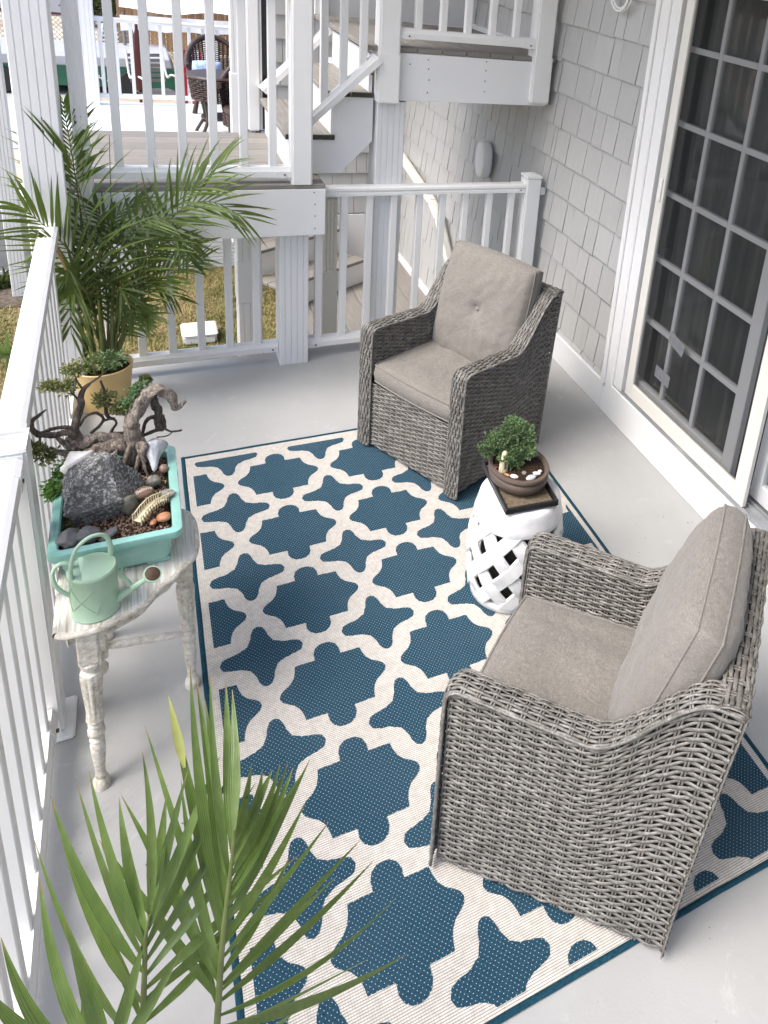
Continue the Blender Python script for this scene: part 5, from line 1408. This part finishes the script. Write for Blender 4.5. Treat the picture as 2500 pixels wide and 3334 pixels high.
MB().tube([(.060, .002, .098), (.066, .002, .108), (.071, -.004, .113)], 0.0045, 10, caps=False).build('nozzle', 'mint_enamel', wc, wld=False, smooth=50)
# raised lattice lines on the body
def onbody(a, z): return (math.cos(a) * .0548, math.sin(a) * .0548, z)
for (a0, z0, a1, z1) in ((-2.7, .105, -1.5, .03), (-2.65, .03, -1.55, .108), (-2.7, .105, -2.95, .065), (-2.95, .065, -2.65, .03), (-1.5, .03, -1.25, .065)):
    MB().tube([onbody(a0 + (a1 - a0) * i / 10, z0 + (z1 - z0) * i / 10) for i in range(11)], 0.0012, 6).build('relief_line', 'mint_enamel', wc, wld=False, smooth=60)

# ------------------------------------------------------------------ palms
def leaflet(base, tip, w, bow=0.06, fold=0.35, up=Vector((0, 0, 1)), droop=0.0, n=8, sway=0.0):
    b, t = Vector(base), Vector(tip); d = t - b; ln = d.length; dn = d / ln
    side = dn.cross(up)
    if side.length < 1e-3: side = dn.cross(Vector((1, 0, 0)))
    side.normalize(); nrm = side.cross(dn).normalized(); vs = []; fs = []
    for i in range(n + 1):
        s = i / n
        c = b + d * s + nrm * (bow * ln * 4 * s * (1 - s)) + side * (sway * ln * 4 * s * (1 - s)) - Vector((0, 0, 1)) * (droop * ln * s * s)
        ww = w * (0.25 + 0.75 * min(1, s / 0.30) ** 0.8) * (1 - max(0, (s - 0.30) / 0.70) ** 1.5) + 0.0003
        f = fold * ww
        vs += [c - side * ww + nrm * f, c, c + side * ww + nrm * f]
    for i in range(n):
        a = 3 * i
        fs += [(a, a + 3, a + 4, a + 1), (a + 1, a + 4, a + 5, a + 2)]
    mb = MB().add(vs, fs); mb.a = [(i / n, x) for i in range(n + 1) for x in (-1.0, 0.0, 1.0)]
    return mb
# near palm, its pot below the picture
npm = thing('potted_palm', 'large palm with broad glossy fronds in the near left foreground', 'potted plant', (-.09, -2.84, 0))
MB().lathe([(.10, 0), (.115, .02), (.135, .22), (.142, .225), (.142, .25), (.130, .25), (.126, .21), (0, .20)], 36, (-.09, -2.84, 0.0)).build('pot', 'ochre_pot', npm, smooth=50)
N3 = [((-0.193, -2.8, 0.926), (-0.26, -2.74, 1.131)), ((-0.175, -2.8, 0.913), (-0.215, -2.74, 1.212)), ((-0.197, -2.8, 0.912), (-0.288, -2.74, 1.066)), ((-0.164, -2.8, 0.903), (-0.197, -2.74, 1.116)), ((-0.16, -2.8, 0.911), (-0.115, -2.74, 1.022)), ((-0.181, -2.8, 0.908), (-0.182, -2.74, 1.026)), ((-0.152, -2.8, 0.914), (-0.074, -2.74, 0.961))]
NL = [((-0.139, -2.75, 0.827), (-0.229, -2.66, 1.173)), ((-0.12, -2.75, 0.965), (-0.206, -2.66, 1.241)), ((-0.118, -2.75, 0.991), (-0.177, -2.66, 1.246)), ((-0.116, -2.75, 1.017), (-0.163, -2.66, 1.262)), ((-0.115, -2.75, 1.032), (-0.16, -2.66, 1.124)), ((-0.112, -2.75, 1.047), (-0.134, -2.66, 1.197)), ((-0.108, -2.75, 1.065), (-0.103, -2.66, 1.266)), ((-0.128, -2.75, 0.854), (0.029, -2.66, 0.856)), ((-0.123, -2.75, 0.904), (0.07, -2.66, 0.884)), ((-0.122, -2.75, 0.926), (0.094, -2.66, 0.93)), ((-0.12, -2.75, 0.953), (0.049, -2.66, 1.048)), ((-0.117, -2.75, 0.985), (0.034, -2.66, 1.13)), ((-0.114, -2.75, 1.015), (0.007, -2.66, 1.182)), ((-0.111, -2.75, 1.046), (-0.01, -2.66, 1.212)), ((-0.108, -2.75, 1.06), (-0.053, -2.66, 1.199)), ((-0.129, -2.75, 0.867), (-0.184, -2.66, 1.034)), ((-0.125, -2.75, 0.899), (-0.202, -2.66, 1.176)), ((-0.105, -2.75, 1.094), (-0.08, -2.66, 1.168))]
NR = [((-0.039, -2.75, 0.759), (0.313, -2.6, 0.402)), ((-0.036, -2.75, 0.789), (0.283, -2.6, 0.6)), ((-0.034, -2.75, 0.819), (0.235, -2.6, 0.737)), ((-0.031, -2.75, 0.854), (0.209, -2.6, 0.809)), ((-0.026, -2.75, 0.916), (0.154, -2.6, 0.89)), ((-0.022, -2.75, 0.954), (0.116, -2.6, 0.964)), ((-0.019, -2.75, 0.987), (0.122, -2.6, 1.058)), ((-0.016, -2.75, 1.018), (0.108, -2.6, 1.03)), ((-0.014, -2.75, 1.039), (0.096, -2.6, 1.054)), ((-0.012, -2.75, 1.06), (0.088, -2.6, 1.07)), ((-0.009, -2.75, 1.085), (0.076, -2.6, 1.073)), ((-0.008, -2.75, 1.106), (0.065, -2.6, 1.065)), ((-0.006, -2.75, 1.126), (0.05, -2.6, 1.073)), ((-0.004, -2.75, 1.145), (0.035, -2.6, 1.093)), ((-0.028, -2.75, 0.906), (-0.1, -2.6, 1.243)), ((-0.03, -2.75, 0.866), (-0.136, -2.6, 1.123)), ((-0.023, -2.75, 0.961), (-0.068, -2.6, 1.277)), ((-0.02, -2.75, 0.999), (-0.04, -2.6, 1.329)), ((-0.018, -2.75, 1.02), (-0.034, -2.6, 1.307)), ((-0.016, -2.75, 1.035), (-0.024, -2.6, 1.257)), ((-0.011, -2.75, 1.081), (-0.016, -2.6, 1.306)), ((-0.006, -2.75, 1.131), (0.004, -2.6, 1.28)), ((-0.004, -2.75, 1.166), (0.012, -2.6, 1.261)), ((-0.034, -2.75, 0.831), (-0.169, -2.6, 1.051)), ((-0.032, -2.75, 0.842), (0.17, -2.6, 0.738)), ((-0.039, -2.75, 0.746), (0.234, -2.6, 0.45)), ((-0.041, -2.75, 0.709), (0.118, -2.6, 0.426)), ((-0.028, -2.75, 0.882), (0.091, -2.6, 0.846)), ((-0.034, -2.75, 0.812), (-0.093, -2.6, 0.997)), ((-0.029, -2.75, 0.877), (-0.061, -2.6, 1.112))]
UPC = Vector((-0.1, -0.75, 0.65)).normalized()
rl = random.Random(8)
for rach, leaves in (([(-.10, -2.83, .2), (-.135, -2.80, .50), (-.144, -2.75, .732), (-.131, -2.75, .82), (-.120, -2.75, .953), (-.114, -2.75, 1.032), (-.107, -2.75, 1.075)], NL),
                     ([(-.08, -2.83, .2), (-.06, -2.80, .45), (-.05, -2.75, .636), (-.037, -2.75, .758), (-.025, -2.75, .933), (-.016, -2.75, 1.03), (-.004, -2.75, 1.145), (-.003, -2.75, 1.175)], NR),
                     ([(-.12, -2.84, .2), (-.18, -2.84, .5), (-.222, -2.82, .78), (-.216, -2.8, .85), (-.182, -2.8, .905), (-.149, -2.8, .917)], N3)):
    P = spline(rach, 40)
    fd = MB().tube(P, [0.0075 - 0.006 * i / 39 for i in range(40)], 8).build('frond', 'palm_stem', npm, smooth=60)
    for i, (b, t) in enumerate(leaves):
        yl = leaves is NR and i == 16
        sw_ = (1 if t[0] > b[0] else -1) * rl.uniform(-0.02, 0.035); bo_ = rl.uniform(-0.02, 0.06); wd_ = (0.0070 if leaves is not N3 else 0.0088) * rl.uniform(0.8, 1.2)
        if yl: sw_ = bo_ = 0.0
        lf = leaflet(b, t, wd_, bo_, rl.uniform(.15, .6), (UPC + Vector((rl.uniform(-.35, .35), 0, rl.uniform(-.2, .2)))).normalized(), 0.0, 14, sw_).build('leaflet', 'palm_leaf_near', fd, smooth=60)
        if yl:
            q0 = Vector(b).lerp(Vector(t), 0.72) + UPC * 0.002
            leaflet(q0, Vector(b).lerp(Vector(t), 1.02) + UPC * 0.002, 0.0058, 0.0, .3, UPC, 0, 8).build('withered_tip', 'yellow_leaf', fd, smooth=60, label='yellowed leaf tip')

# far palm
fpm = thing('potted_palm', 'tall bushy palm in an ochre pot in the far left corner', 'potted plant', (-.285, .46, 0))
MB().lathe([(.095, 0), (.105, .004), (.130, .215), (.132, .222), (.128, .226), (.123, .222), (.118, .19)], 44, (-.285, .46, 0)).build('pot', 'ochre_pot', fpm, smooth=50)
MB().lathe([(.119, .192), (.06, .197), (.0, .198)], 32, (-.285, .46, 0)).build('soil', 'potting_soil', fpm)
FP = [[(-0.197, 0.46, 0.325), (-0.103, 0.42, 0.675), (0.012, 0.38, 0.98), (0.143, 0.34, 1.138), (0.268, 0.3, 1.27)], [(-0.204, 0.46, 0.326), (-0.083, 0.418, 0.698), (0.003, 0.376, 0.918), (0.101, 0.334, 1.048), (0.213, 0.292, 1.081), (0.334, 0.25, 1.02)],
[(-0.285, 0.46, 0.337), (-0.308, 0.49, 0.892), (-0.323, 0.52, 1.21), (-0.341, 0.55, 1.482)], [(-0.266, 0.46, 0.334), (-0.271, 0.44, 0.773), (-0.302, 0.42, 1.103), (-0.328, 0.4, 1.282)], [(-0.285, 0.46, 0.337), (-0.318, 0.407, 0.721), (-0.402, 0.353, 0.924), (-0.498, 0.3, 1.072)],
[(-0.276, 0.46, 0.336), (-0.309, 0.4, 0.608), (-0.342, 0.34, 0.717), (-0.365, 0.28, 0.711), (-0.372, 0.22, 0.516)], [(-0.191, 0.46, 0.325), (-0.09, 0.423, 0.577), (0.031, 0.387, 0.702), (0.168, 0.35, 0.778)], [(-0.238, 0.46, 0.331), (-0.181, 0.42, 0.775), (-0.087, 0.38, 0.966), (0.042, 0.34, 0.974), (0.108, 0.3, 0.802)],
[(-0.229, 0.46, 0.33), (-0.152, 0.49, 0.65), (-0.018, 0.52, 0.796), (0.163, 0.50, 0.799)], [(-0.266, 0.46, 0.334), (-0.263, 0.507, 0.652), (-0.2, 0.54, 0.911), (-0.061, 0.55, 1.029)], [(-0.285, 0.46, 0.337), (-0.345, 0.39, 0.617), (-0.37, 0.32, 0.785), (-0.38, 0.25, 0.686)],
[(-0.248, 0.46, 0.332), (-0.245, 0.507, 0.651), (-0.312, 0.53, 0.87), (-0.44, 0.55, 1.038)], [(-0.22, 0.46, 0.328), (-0.13, 0.457, 0.542), (-0.042, 0.453, 0.752), (0.023, 0.45, 0.89)], [(-0.238, 0.46, 0.331), (-0.182, 0.473, 0.564), (-0.186, 0.487, 0.842), (-0.264, 0.5, 1.021)], [(-0.21, 0.46, 0.327), (-0.114, 0.38, 0.502), (-0.058, 0.3, 0.509)],
[(-0.261, 0.46, 0.334), (-0.286, 0.457, 0.581), (-0.355, 0.453, 0.819), (-0.46, 0.45, 0.828)], [(-0.253, 0.46, 0.333), (-0.201, 0.48, 0.891), (-0.177, 0.5, 1.343)]]
LN = [.31, .29, .20, .40, .32, .25, .20, .20, .18, .18, .15, .28, .18, .18, .14, .18, .04]
rq = random.Random(31)
for k in range(4):
    az = (k + 0.2) / 4 * 2 * PI + rq.uniform(-.25, .25); h = rq.uniform(.62, .98); o_ = rq.uniform(.18, .34); dx, dy = math.cos(az), 0.75 * math.sin(az)
    if dx < -0.2: o_ *= 0.7
    FP.append([(-.27 + .04 * dx, .46 + .03 * dy, .33), (-.26 + .10 * dx, .46 + .08 * dy, h * .75), (-.25 + o_ * .7 * dx, .44 + o_ * .6 * dy, h), (-.25 + o_ * 1.25 * dx, .42 + o_ * dy, h - rq.uniform(.02, .16))])
    LN.append(rq.uniform(.17, .22))
rp_ = random.Random(5)
nleaf = 0
for fi, pts in enumerate(FP):
    pts = [(-.285 + (pts[0][0] + .285) * .55, .46, .19)] + pts
    P = spline(pts, 60)
    fd = MB().tube(P, [0.0062 - 0.005 * i / 59 for i in range(60)], 7).build('frond', 'palm_stem', fpm, smooth=60)
    mass = MB(); nl_ = 19 if fi < 9 else 16
    t0 = 0.42 if fi not in (2, 16) else (0.66 if fi == 2 else 0.93)
    for i in range(nl_ if fi != 16 else 0):
        t = t0 + (1 - t0) * i / (nl_ - 1); k = t * 59; k0 = min(int(k), 58); p = P[k0].lerp(P[k0 + 1], k - k0); tg = (P[min(k0 + 2, 59)] - P[max(k0 - 1, 0)]).normalized()
        ref = Vector((0.1, -0.75, 0.65)) if fi % 3 else Vector((-0.3, -0.5, 0.8))
        sd = tg.cross(ref).normalized(); u_ = (t - t0) / (1 - t0)
        for s in (-1, 1):
            if i == nl_ - 1 and s == 1: continue
            an = math.radians(58 - 36 * u_ + rp_.uniform(-6, 6))
            d = (tg * math.cos(an) + sd * s * math.sin(an) + ref.normalized() * rp_.uniform(-0.05, 0.2)).normalized()
            ln = LN[fi] * (0.62 + 0.55 * math.sin(PI * min(1, 0.12 + 0.78 * u_))) * rp_.uniform(0.9, 1.08) * (1 - 0.25 * u_)
            lf = leaflet(p, p + d * ln, 0.0062 * rp_.uniform(.8, 1.2), rp_.uniform(0.0, 0.05), rp_.uniform(.2, .5), ref, rp_.uniform(0.02, 0.26), 7)
            if nleaf < 296:
                lf.build('leaflet', 'palm_leaf', fd, smooth=60); nleaf += 1
            else:
                mass.add(lf.v, lf.f); mass.a += lf.a
    if mass.v:
        mass.build('leaflet_mass', 'palm_leaf', fd, smooth=60)['kind'] = 'stuff'
for i in range(9):
    a = i * 0.7; b0 = (-.285 + .05 * math.cos(a), .46 + .05 * math.sin(a), .19)
    MB().tube(spline([b0, (b0[0] + .02 * math.cos(a), b0[1] + .02 * math.sin(a), .40), (b0[0] + .05 * math.cos(a), b0[1] + .03 * math.sin(a), .66)], 10), [.011 - .0007 * k for k in range(10)], 8).build('cane', 'palm_stem', fpm, smooth=60)
tf = MB()
for i in range(26):
    a = rp_.uniform(-.6, .9); e = rp_.uniform(.2, 1.2)
    tf.add(*(lambda l: (l.v, l.f))(leaflet((-.395, .24, .93), (-.395 - .10 * math.sin(a) * math.cos(e) - .06, .24 - .05 * math.cos(a), .93 + .13 * math.sin(e)), .0028, .03, .3, Vector((0, -.7, .7)), .2, 5)))
tf.build('leaf_tuft', 'palm_leaf', fpm, smooth=60)['kind'] = 'stuff'
MB().tube([(-.37, .26, .80), (-.385, .25, .87), (-.395, .24, .93)], [.004, .008, .003], 8).build('dry_sheath', 'dry_leaf', fpm, smooth=60, label='dry orange brown sheath over the handrail')
# palm leaning outside the railing at the left edge
opm = thing('outdoor_palm', 'pale green palm leaf outside the railing at the left edge', 'palm', (-.70, .2, -.7))
MB().tube(spline([(-.70, .2, -.7), (-.66, .22, 0.0), (-.60, .2, .45)], 12), .008, 8).build('stem', 'palm_stem', opm, smooth=60)
for i in range(9):
    a = math.radians(195 - 18 * i)
    leaflet((-.60, .2, .45), (-.60 + .26 * math.cos(a), .2 - .05, .45 + .22 * math.sin(a) - .06), .009, .02, .3, Vector((0, -.7, .7)), .15, 8).build('leaflet', 'palm_leaf_near', opm, smooth=60)

# ------------------------------------------------------------------ neighbour's porch and yard
ndk = thing('neighbour_porch', "white neighbouring porch deck beyond the lawn with slatted skirt", 'porch', (0.4, 5.8, -0.7))
MB().box(-0.95, 3.9, -0.06, 4.5, 7.75, 0.0).build('deck', 'white_deck', ndk)
MB().box(-0.95, 3.895, -0.71, 4.5, 3.9, -0.062).build('skirt', 'white_trim', ndk)
slm = MB().box(0, -0.012, 0, 0.95, 0, 0.022).mesh('slat', 'white_vinyl')
for i in range(9):
    piece('slat', slm, ndk, (-0.10, 3.894, -0.70 + 0.035 * i))
MB().box(-0.95, 3.86, -0.14, 4.5, 3.8945, -0.001).build('edge_board', 'white_vinyl', ndk)
railing('far_railing', 'white railing at the far side of the neighbouring porch', (-0.45, 7.62), (2.6, 7.62), 0.10, 1.0, [0.05 + 0.155 * i for i in range(19)], (False, False))
column('fluted_column', 'white column at the left end of the far railing', -0.53, 7.58, 0.16, 0.0, 3.2, 3)
nw = thing('garden_wall', 'low grey wall with white base beside the neighbouring porch', 'wall', (-2, 3.9, -0.7))
MB().box(-4.5, 3.84, -0.6, -0.952, 4.0, -0.088).build('siding', 'grey_siding', nw)
for i in range(16):
    MB().box(-4.5 + 0.22 * i, 3.834, -0.598, -4.5 + 0.22 * i + 0.214, 3.839, -0.09).build('board', 'grey_siding', nw)
MB().box(-4.5, 3.82, -0.72, -0.952, 4.0, -0.601).build('base', 'white_trim', nw)
column('fluted_column', 'pale fluted column standing outside by the low grey wall', -0.945, 3.55, 0.11, -0.7, 3.2, 4, group=None)

def wicker_box(mb, x0, y0, z0, x1, y1, z1): mb.box(x0, y0, z0, x1, y1, z1)
def ribbed(name, P, rows, stakes, parent, mat='brown_wicker'):
    T = Tubes(); weave(T, P, rows, stakes, amp=0.006, rn=0.008, fill=0.5, stake_r=0.006, sub=3); o = T.build(name, mat, parent); o['kind'] = 'stuff'; return o
def brown_chair(label, loc, rz):
    t = thing('brown_wicker_chair', label, 'wicker chair', loc, rz, 'brown wicker chairs on the neighbouring porch')
    def shell(u, v):
        a = PI * (1.08 * u - 0.04); r = 0.30 + 0.04 * v
        top = 0.62 + 0.30 * np.sin(np.clip(a, 0, PI)) ** 1.5
        return np.stack([np.cos(a) * r, -np.sin(a) * r * 1.0, 0.36 + v * (top - 0.36)], 1)
    ribbed('back_shell', shell, 22, 24, t)
    u = np.linspace(0, 1, 60); p = shell(u, np.ones(60))
    MB().tube([tuple(q) for q in p], 0.03, 10).build('rolled_edge', 'brown_wicker', t, wld=False, smooth=60)
    MB().lathe([(0.0, 0.34), (0.29, 0.34), (0.30, 0.40), (0.28, 0.42), (0.0, 0.43)], 28, sy=1.0).build('seat', 'brown_wicker', t, wld=False, smooth=60)
    def apron(u, v):
        a = 2 * PI * u; return np.stack([np.cos(a) * 0.30, np.sin(a) * 0.30, 0.22 + 0.14 * v], 1)
    ribbed('apron', apron, 6, 30, t)
    for (sx, sy) in ((1, 1), (-1, 1), (1, -1), (-1, -1)):
        MB().tube([(sx * .21, sy * .21, .36), (sx * .20, sy * .20, .18), (sx * .23, sy * .23, .0)], [.028, .022, .03], 10).build('leg', 'brown_wicker', t, wld=False, smooth=60)
    return t
brown_chair('brown wicker chair with high curved back near the far railing', (0.80, 7.02, 0), math.radians(190))
brown_chair('brown wicker chair behind the wicker table at the right', (1.16, 6.55, 0), math.radians(130))
brown_chair('nearest brown wicker chair half hidden by the white column', (1.02, 5.65, 0), math.radians(165))
bt2 = thing('brown_wicker_table', 'small round brown wicker table with curved metal legs', 'wicker table', (0.72, 6.08, 0))
def tap(u, v):
    a = 2 * PI * u; return np.stack([np.cos(a) * (0.30 - 0.03 * (1 - v)), np.sin(a) * (0.30 - 0.03 * (1 - v)), 0.42 + 0.24 * v], 1)
ribbed('apron', tap, 10, 36, bt2)
MB().lathe([(0, .655), (.31, .655), (.32, .67), (.31, .685), (0, .69)], 32).build('top', 'brown_wicker', bt2, wld=False, smooth=50)
MB().lathe([(0, .20), (.19, .20), (.19, .22), (0, .22)], 24).build('shelf', 'brown_wicker', bt2, wld=False)
for k in range(4):
    a = k * PI / 2 + 2.4; c, s = math.cos(a), math.sin(a)
    MB().tube(spline([(c * .24, s * .24, .46), (c * .20, s * .20, .28), (c * .20, s * .20, .18), (c * .31, s * .31, 0.0)], 14), .018, 8).build('leg', 'tread_end', bt2, wld=False, smooth=60)
pw = thing('throw_pillow', 'pale blue patterned pillow on the high-backed brown chair', 'pillow', (0.66, 6.82, 0.56))
mbp, _, _ = pillow(0.30, 0.28, 0.09, 0.01, n=12, seed=3); mbp.build('cover', 'blue_pillow', pw, wld=False, smooth=180)

# green truck under a grey cover
tk = thing('truck', 'green vehicle with a grey cover parked beyond the far railing', 'truck', (-0.4, 12.4, -0.72))
face_xz([(-2.6, -0.55), (0.52, -0.55), (0.52, -0.30), (0.47, -0.205), (-2.6, -0.265)], 11.6, 13.2).build('body', 'green_paint', tk)
MB().box(-2.6, 11.585, -0.36, 0.50, 11.6, -0.33).build('side_trim', 'green_paint', tk)
face_xz([(-2.6, -0.262), (0.47, -0.203), (0.44, -0.045), (-2.5, -0.095)], 11.58, 13.2).build('cover', 'grey_cover', tk, bevel=0.02)
for x in (-0.1, -1.9):
    w_ = MB().lathe([(0.0, -0.08), (0.21, -0.08), (0.23, -0.05), (0.23, 0.05), (0.21, 0.08), (0.0, 0.08)], 24)
    MB().add([(x + a, 11.64 + c, -0.49 + b) for a, b, c in w_.v], w_.f).build('wheel', 'black_rubber', tk, smooth=50)
fc = bpy.data.curves.new('lettering', 'FONT'); fc.body = 'SPORT'; fc.size = 0.17; fc.extrude = 0.002; fc.align_x = 'RIGHT'; fc.shear = 0.25
to_ = bpy.data.objects.new('lettering', fc); COL.objects.link(to_)
tm = bpy.data.meshes.new_from_object(to_.evaluated_get(bpy.context.evaluated_depsgraph_get())); bpy.data.objects.remove(to_)
tm.materials.clear(); tm.materials.append(MATS['white_vinyl'])
lt = bpy.data.objects.new('lettering', tm); COL.objects.link(lt); lt.parent = tk; lt.location = (-0.42 + 0.4, 11.59 - 12.4, -0.46 + 0.72); lt.rotation_euler = (PI / 2, 0, 0)
# canopy, fence, flag
cn = thing('canopy', 'large white canvas canopy over the far yard', 'canopy', (2.2, 14.2, -0.72))
def gridsurf(fn, nu, nv):
    vs = [fn(i / nu, j / nv) for j in range(nv + 1) for i in range(nu + 1)]
    return MB().add(vs, [(j * (nu + 1) + i, j * (nu + 1) + i + 1, (j + 1) * (nu + 1) + i + 1, (j + 1) * (nu + 1) + i) for j in range(nv) for i in range(nu)])
gridsurf(lambda u, v: (-0.25 + 5.2 * u, 12.9 + 3.6 * v, 0.45 + 0.30 * math.sin(PI * (0.12 + 0.76 * v)) + 0.10 * u + 0.04 * math.cos(u * 22) * (1 - v)), 40, 10).build('roof', 'white_canvas', cn, smooth=60)
gridsurf(lambda u, v: (-0.25 + 5.2 * u, 12.89 - 0.02 * math.sin(u * 50), 0.20 + 0.27 * v + 0.10 * u + 0.03 * abs(math.sin(u * 24)) * (1 - v)), 60, 3).build('valance', 'white_canvas', cn, smooth=60)
for x in (-0.2, 2.3, 4.9):
    MB().tube([(x, 12.95, -0.72), (x, 12.95, 0.5)], 0.025, 8).build('pole', 'galvanised', cn, smooth=60)
fn = thing('board_fence', 'brown stockade fence behind the canopy', 'fence', (2.5, 17.2, -0.72))
fbm = MB().box(0, 0, 0, 0.145, 0.02, 1.75).mesh('board', 'fence_wood', None, 0.004)
for i in range(42):
    piece('board', fbm, fn, (-0.35 + 0.152 * i, 17.0 + 0.01 * (i % 2), -0.72))
MB().box(-0.35, 17.03, -0.3, 6.1, 17.07, -0.2).build('rail', 'fence_wood', fn)
fl = thing('striped_awning', 'red and white striped cloth hanging beyond the far railing', 'striped cloth', (0.75, 11.2, -0.72))
for i in range(6):
    x0 = 0.60 + 0.062 * i
    gridsurf(lambda u, v: (x0 + 0.062 * u, 11.2 + 0.02 * math.sin((x0 + 0.062 * u) * 40), -0.70 + v * (0.90 - 0.03 * math.sin(PI * u))), 4, 4).build('stripe', 'red_canvas' if i % 2 == 0 else 'white_canvas', fl)
um = thing('folded_umbrella', 'maroon folded patio umbrella beyond the far railing', 'umbrella', (-0.02, 10.4, -0.72))
MB().tube([(0, 0, 0), (0, 0, 1.35)], 0.022, 10).build('pole', 'maroon_metal', um, wld=False, smooth=60)
MB().lathe([(0.02, 0.35), (0.075, 0.40), (0.07, 0.8), (0.05, 1.15), (0.0, 1.35)], 14, rfun=lambda a, z: 1 + 0.18 * math.cos(6 * a)).build('canopy', 'maroon_metal', um, wld=False, smooth=40)
def tubular_chair(label, loc, rz):
    t = thing('patio_chair', label, 'patio chair', loc, rz, 'metal patio chairs in the far yard')
    for s in (-1, 1):
        MB().tube(spline([(s * .27, .30, 0.0), (s * .27, .32, .30), (s * .27, .28, .58), (s * .27, -.1, .60), (s * .27, -.28, .55), (s * .26, -.40, .95)], 26), .016, 8).build('frame', 'white_vinyl', t, wld=False, smooth=60)
        MB().tube(spline([(s * .27, .30, .02), (s * .27, 0, .0), (s * .27, -.35, .02)], 10), .016, 8).build('runner', 'white_vinyl', t, wld=False, smooth=60)
    for i in range(9):
        MB().box(-.26, .27 - .062 * i, .36, .26, .31 - .062 * i, .368).build('strap', 'galvanised', t, wld=False)
    for i in range(6):
        MB().box(-.26, -.29 - .02 * i, .46 + .075 * i, .26, -.282 - .02 * i, .51 + .075 * i).build('strap', 'galvanised', t, wld=False)
    return t
tubular_chair('strapped metal patio chair in front of the green vehicle', (0.20, 10.5, -0.75), math.radians(200))
tubular_chair('metal patio chair left of the maroon umbrella', (-0.42, 13.0, -0.72), math.radians(160))
# chain link fence
cf = thing('chain_link_fence', 'grey chain link fence across the far yard', 'fence', (-2, 13.9, -0.72))
cl = MB()
x = -6.0
d_ = 0.075
xs = np.arange(-6.5, 1.2, d_)
for x in xs:
    for sg in (1, -1):
        x0, z0 = x, -0.70; ln = 0.98
        x1 = x + sg * ln * 0.9
        cl.tube([(x0, 13.9 + 0.003 * sg, z0), (x1, 13.9 + 0.003 * sg, z0 + ln)], 0.004, 3, caps=False)
o = cl.build('wire_mesh', 'galvanised', cf); o['kind'] = 'stuff'
MB().tube([(-6.6, 13.9, 0.29), (2.0, 13.9, 0.29)], 0.022, 8).build('top_rail', 'maroon_metal', cf, smooth=60)
for x in (-5.2, -2.6, -0.2):
    MB().tube([(x, 13.93, -0.72), (x, 13.93, 0.33)], 0.026, 8).build('post', 'galvanised', cf, smooth=60)
# bush behind the fence
for i, (x, y, label) in enumerate(((-0.95, 20.5, 'round evergreen shrub behind the chain link fence left of the canopy'), (-0.25, 21.2, 'brown-green shrub close to the white canopy'))):
    b = thing('shrub', label, 'shrub', (x, y, -0.72))
    MB().tube([(x, y, -0.72), (x + .03, y, -0.2), (x, y, 0.3)], [.06, .05, .02], 8).build('trunk', 'dark_branch', b, smooth=60)
    sprigs((x, y, 0.15), (0.62, 0.55, 0.85), 2200, 0.085, 300 + i, shell=0.3, blades=4).build('crown', 'bush_leaf', b)['kind'] = 'stuff'
struct(MB().box(-9, 8.2, -0.75, -0.9, 12.2, -0.705).build('patio', 'concrete'))
# things on the lawn
bx = thing('storage_box', 'white plastic lid of a box on the lawn below the railing', 'box', (0.24, 2.45, -0.7))
MB().box(0.125, 2.35, -0.70, 0.352, 2.56, -0.63).build('tub', 'white_vinyl', bx, bevel=0.015, seg=2)
MB().box(0.118, 2.343, -0.6295, 0.359, 2.567, -0.61).build('lid', 'white_vinyl', bx, bevel=0.008, seg=2)
wd = thing('weed', 'small green weed at the foot of the low grey wall', 'weed', (-1.10, 3.72, -0.69))
sprigs((-1.10, 3.72, -0.66), (.09, .06, .06), 120, .05, 401, shell=.1).build('leaves', 'bush_leaf', wd)['kind'] = 'stuff'

rd_ = np.random.RandomState(14); db = MB()
for i in range(70):
    x = rd_.uniform(-.33, 2.05); y = rd_.uniform(-2.9, .6)
    if RX0 - .02 < x < RX1 + .02 and RY0 - .02 < y < RY1 + .02: continue
    a = rd_.uniform(0, 6.28); l_ = rd_.uniform(.002, .007); w_ = rd_.uniform(.0008, .002); c_, s_ = math.cos(a), math.sin(a)
    db.add([(x + l_ * c_, y + l_ * s_, .0012), (x - w_ * s_, y + w_ * c_, .0022), (x - l_ * c_, y - l_ * s_, .0010), (x + w_ * s_, y - w_ * c_, .0022), (x, y, 0.0002)], [(0, 1, 2, 3), (1, 0, 4), (2, 1, 4), (3, 2, 4), (0, 3, 4)])
do_ = db.build('dirt_specks', 'bark_mulch'); tag(do_, 'tiny dark dirt specks and leaf bits on the grey floor', 'debris'); do_['kind'] = 'stuff'
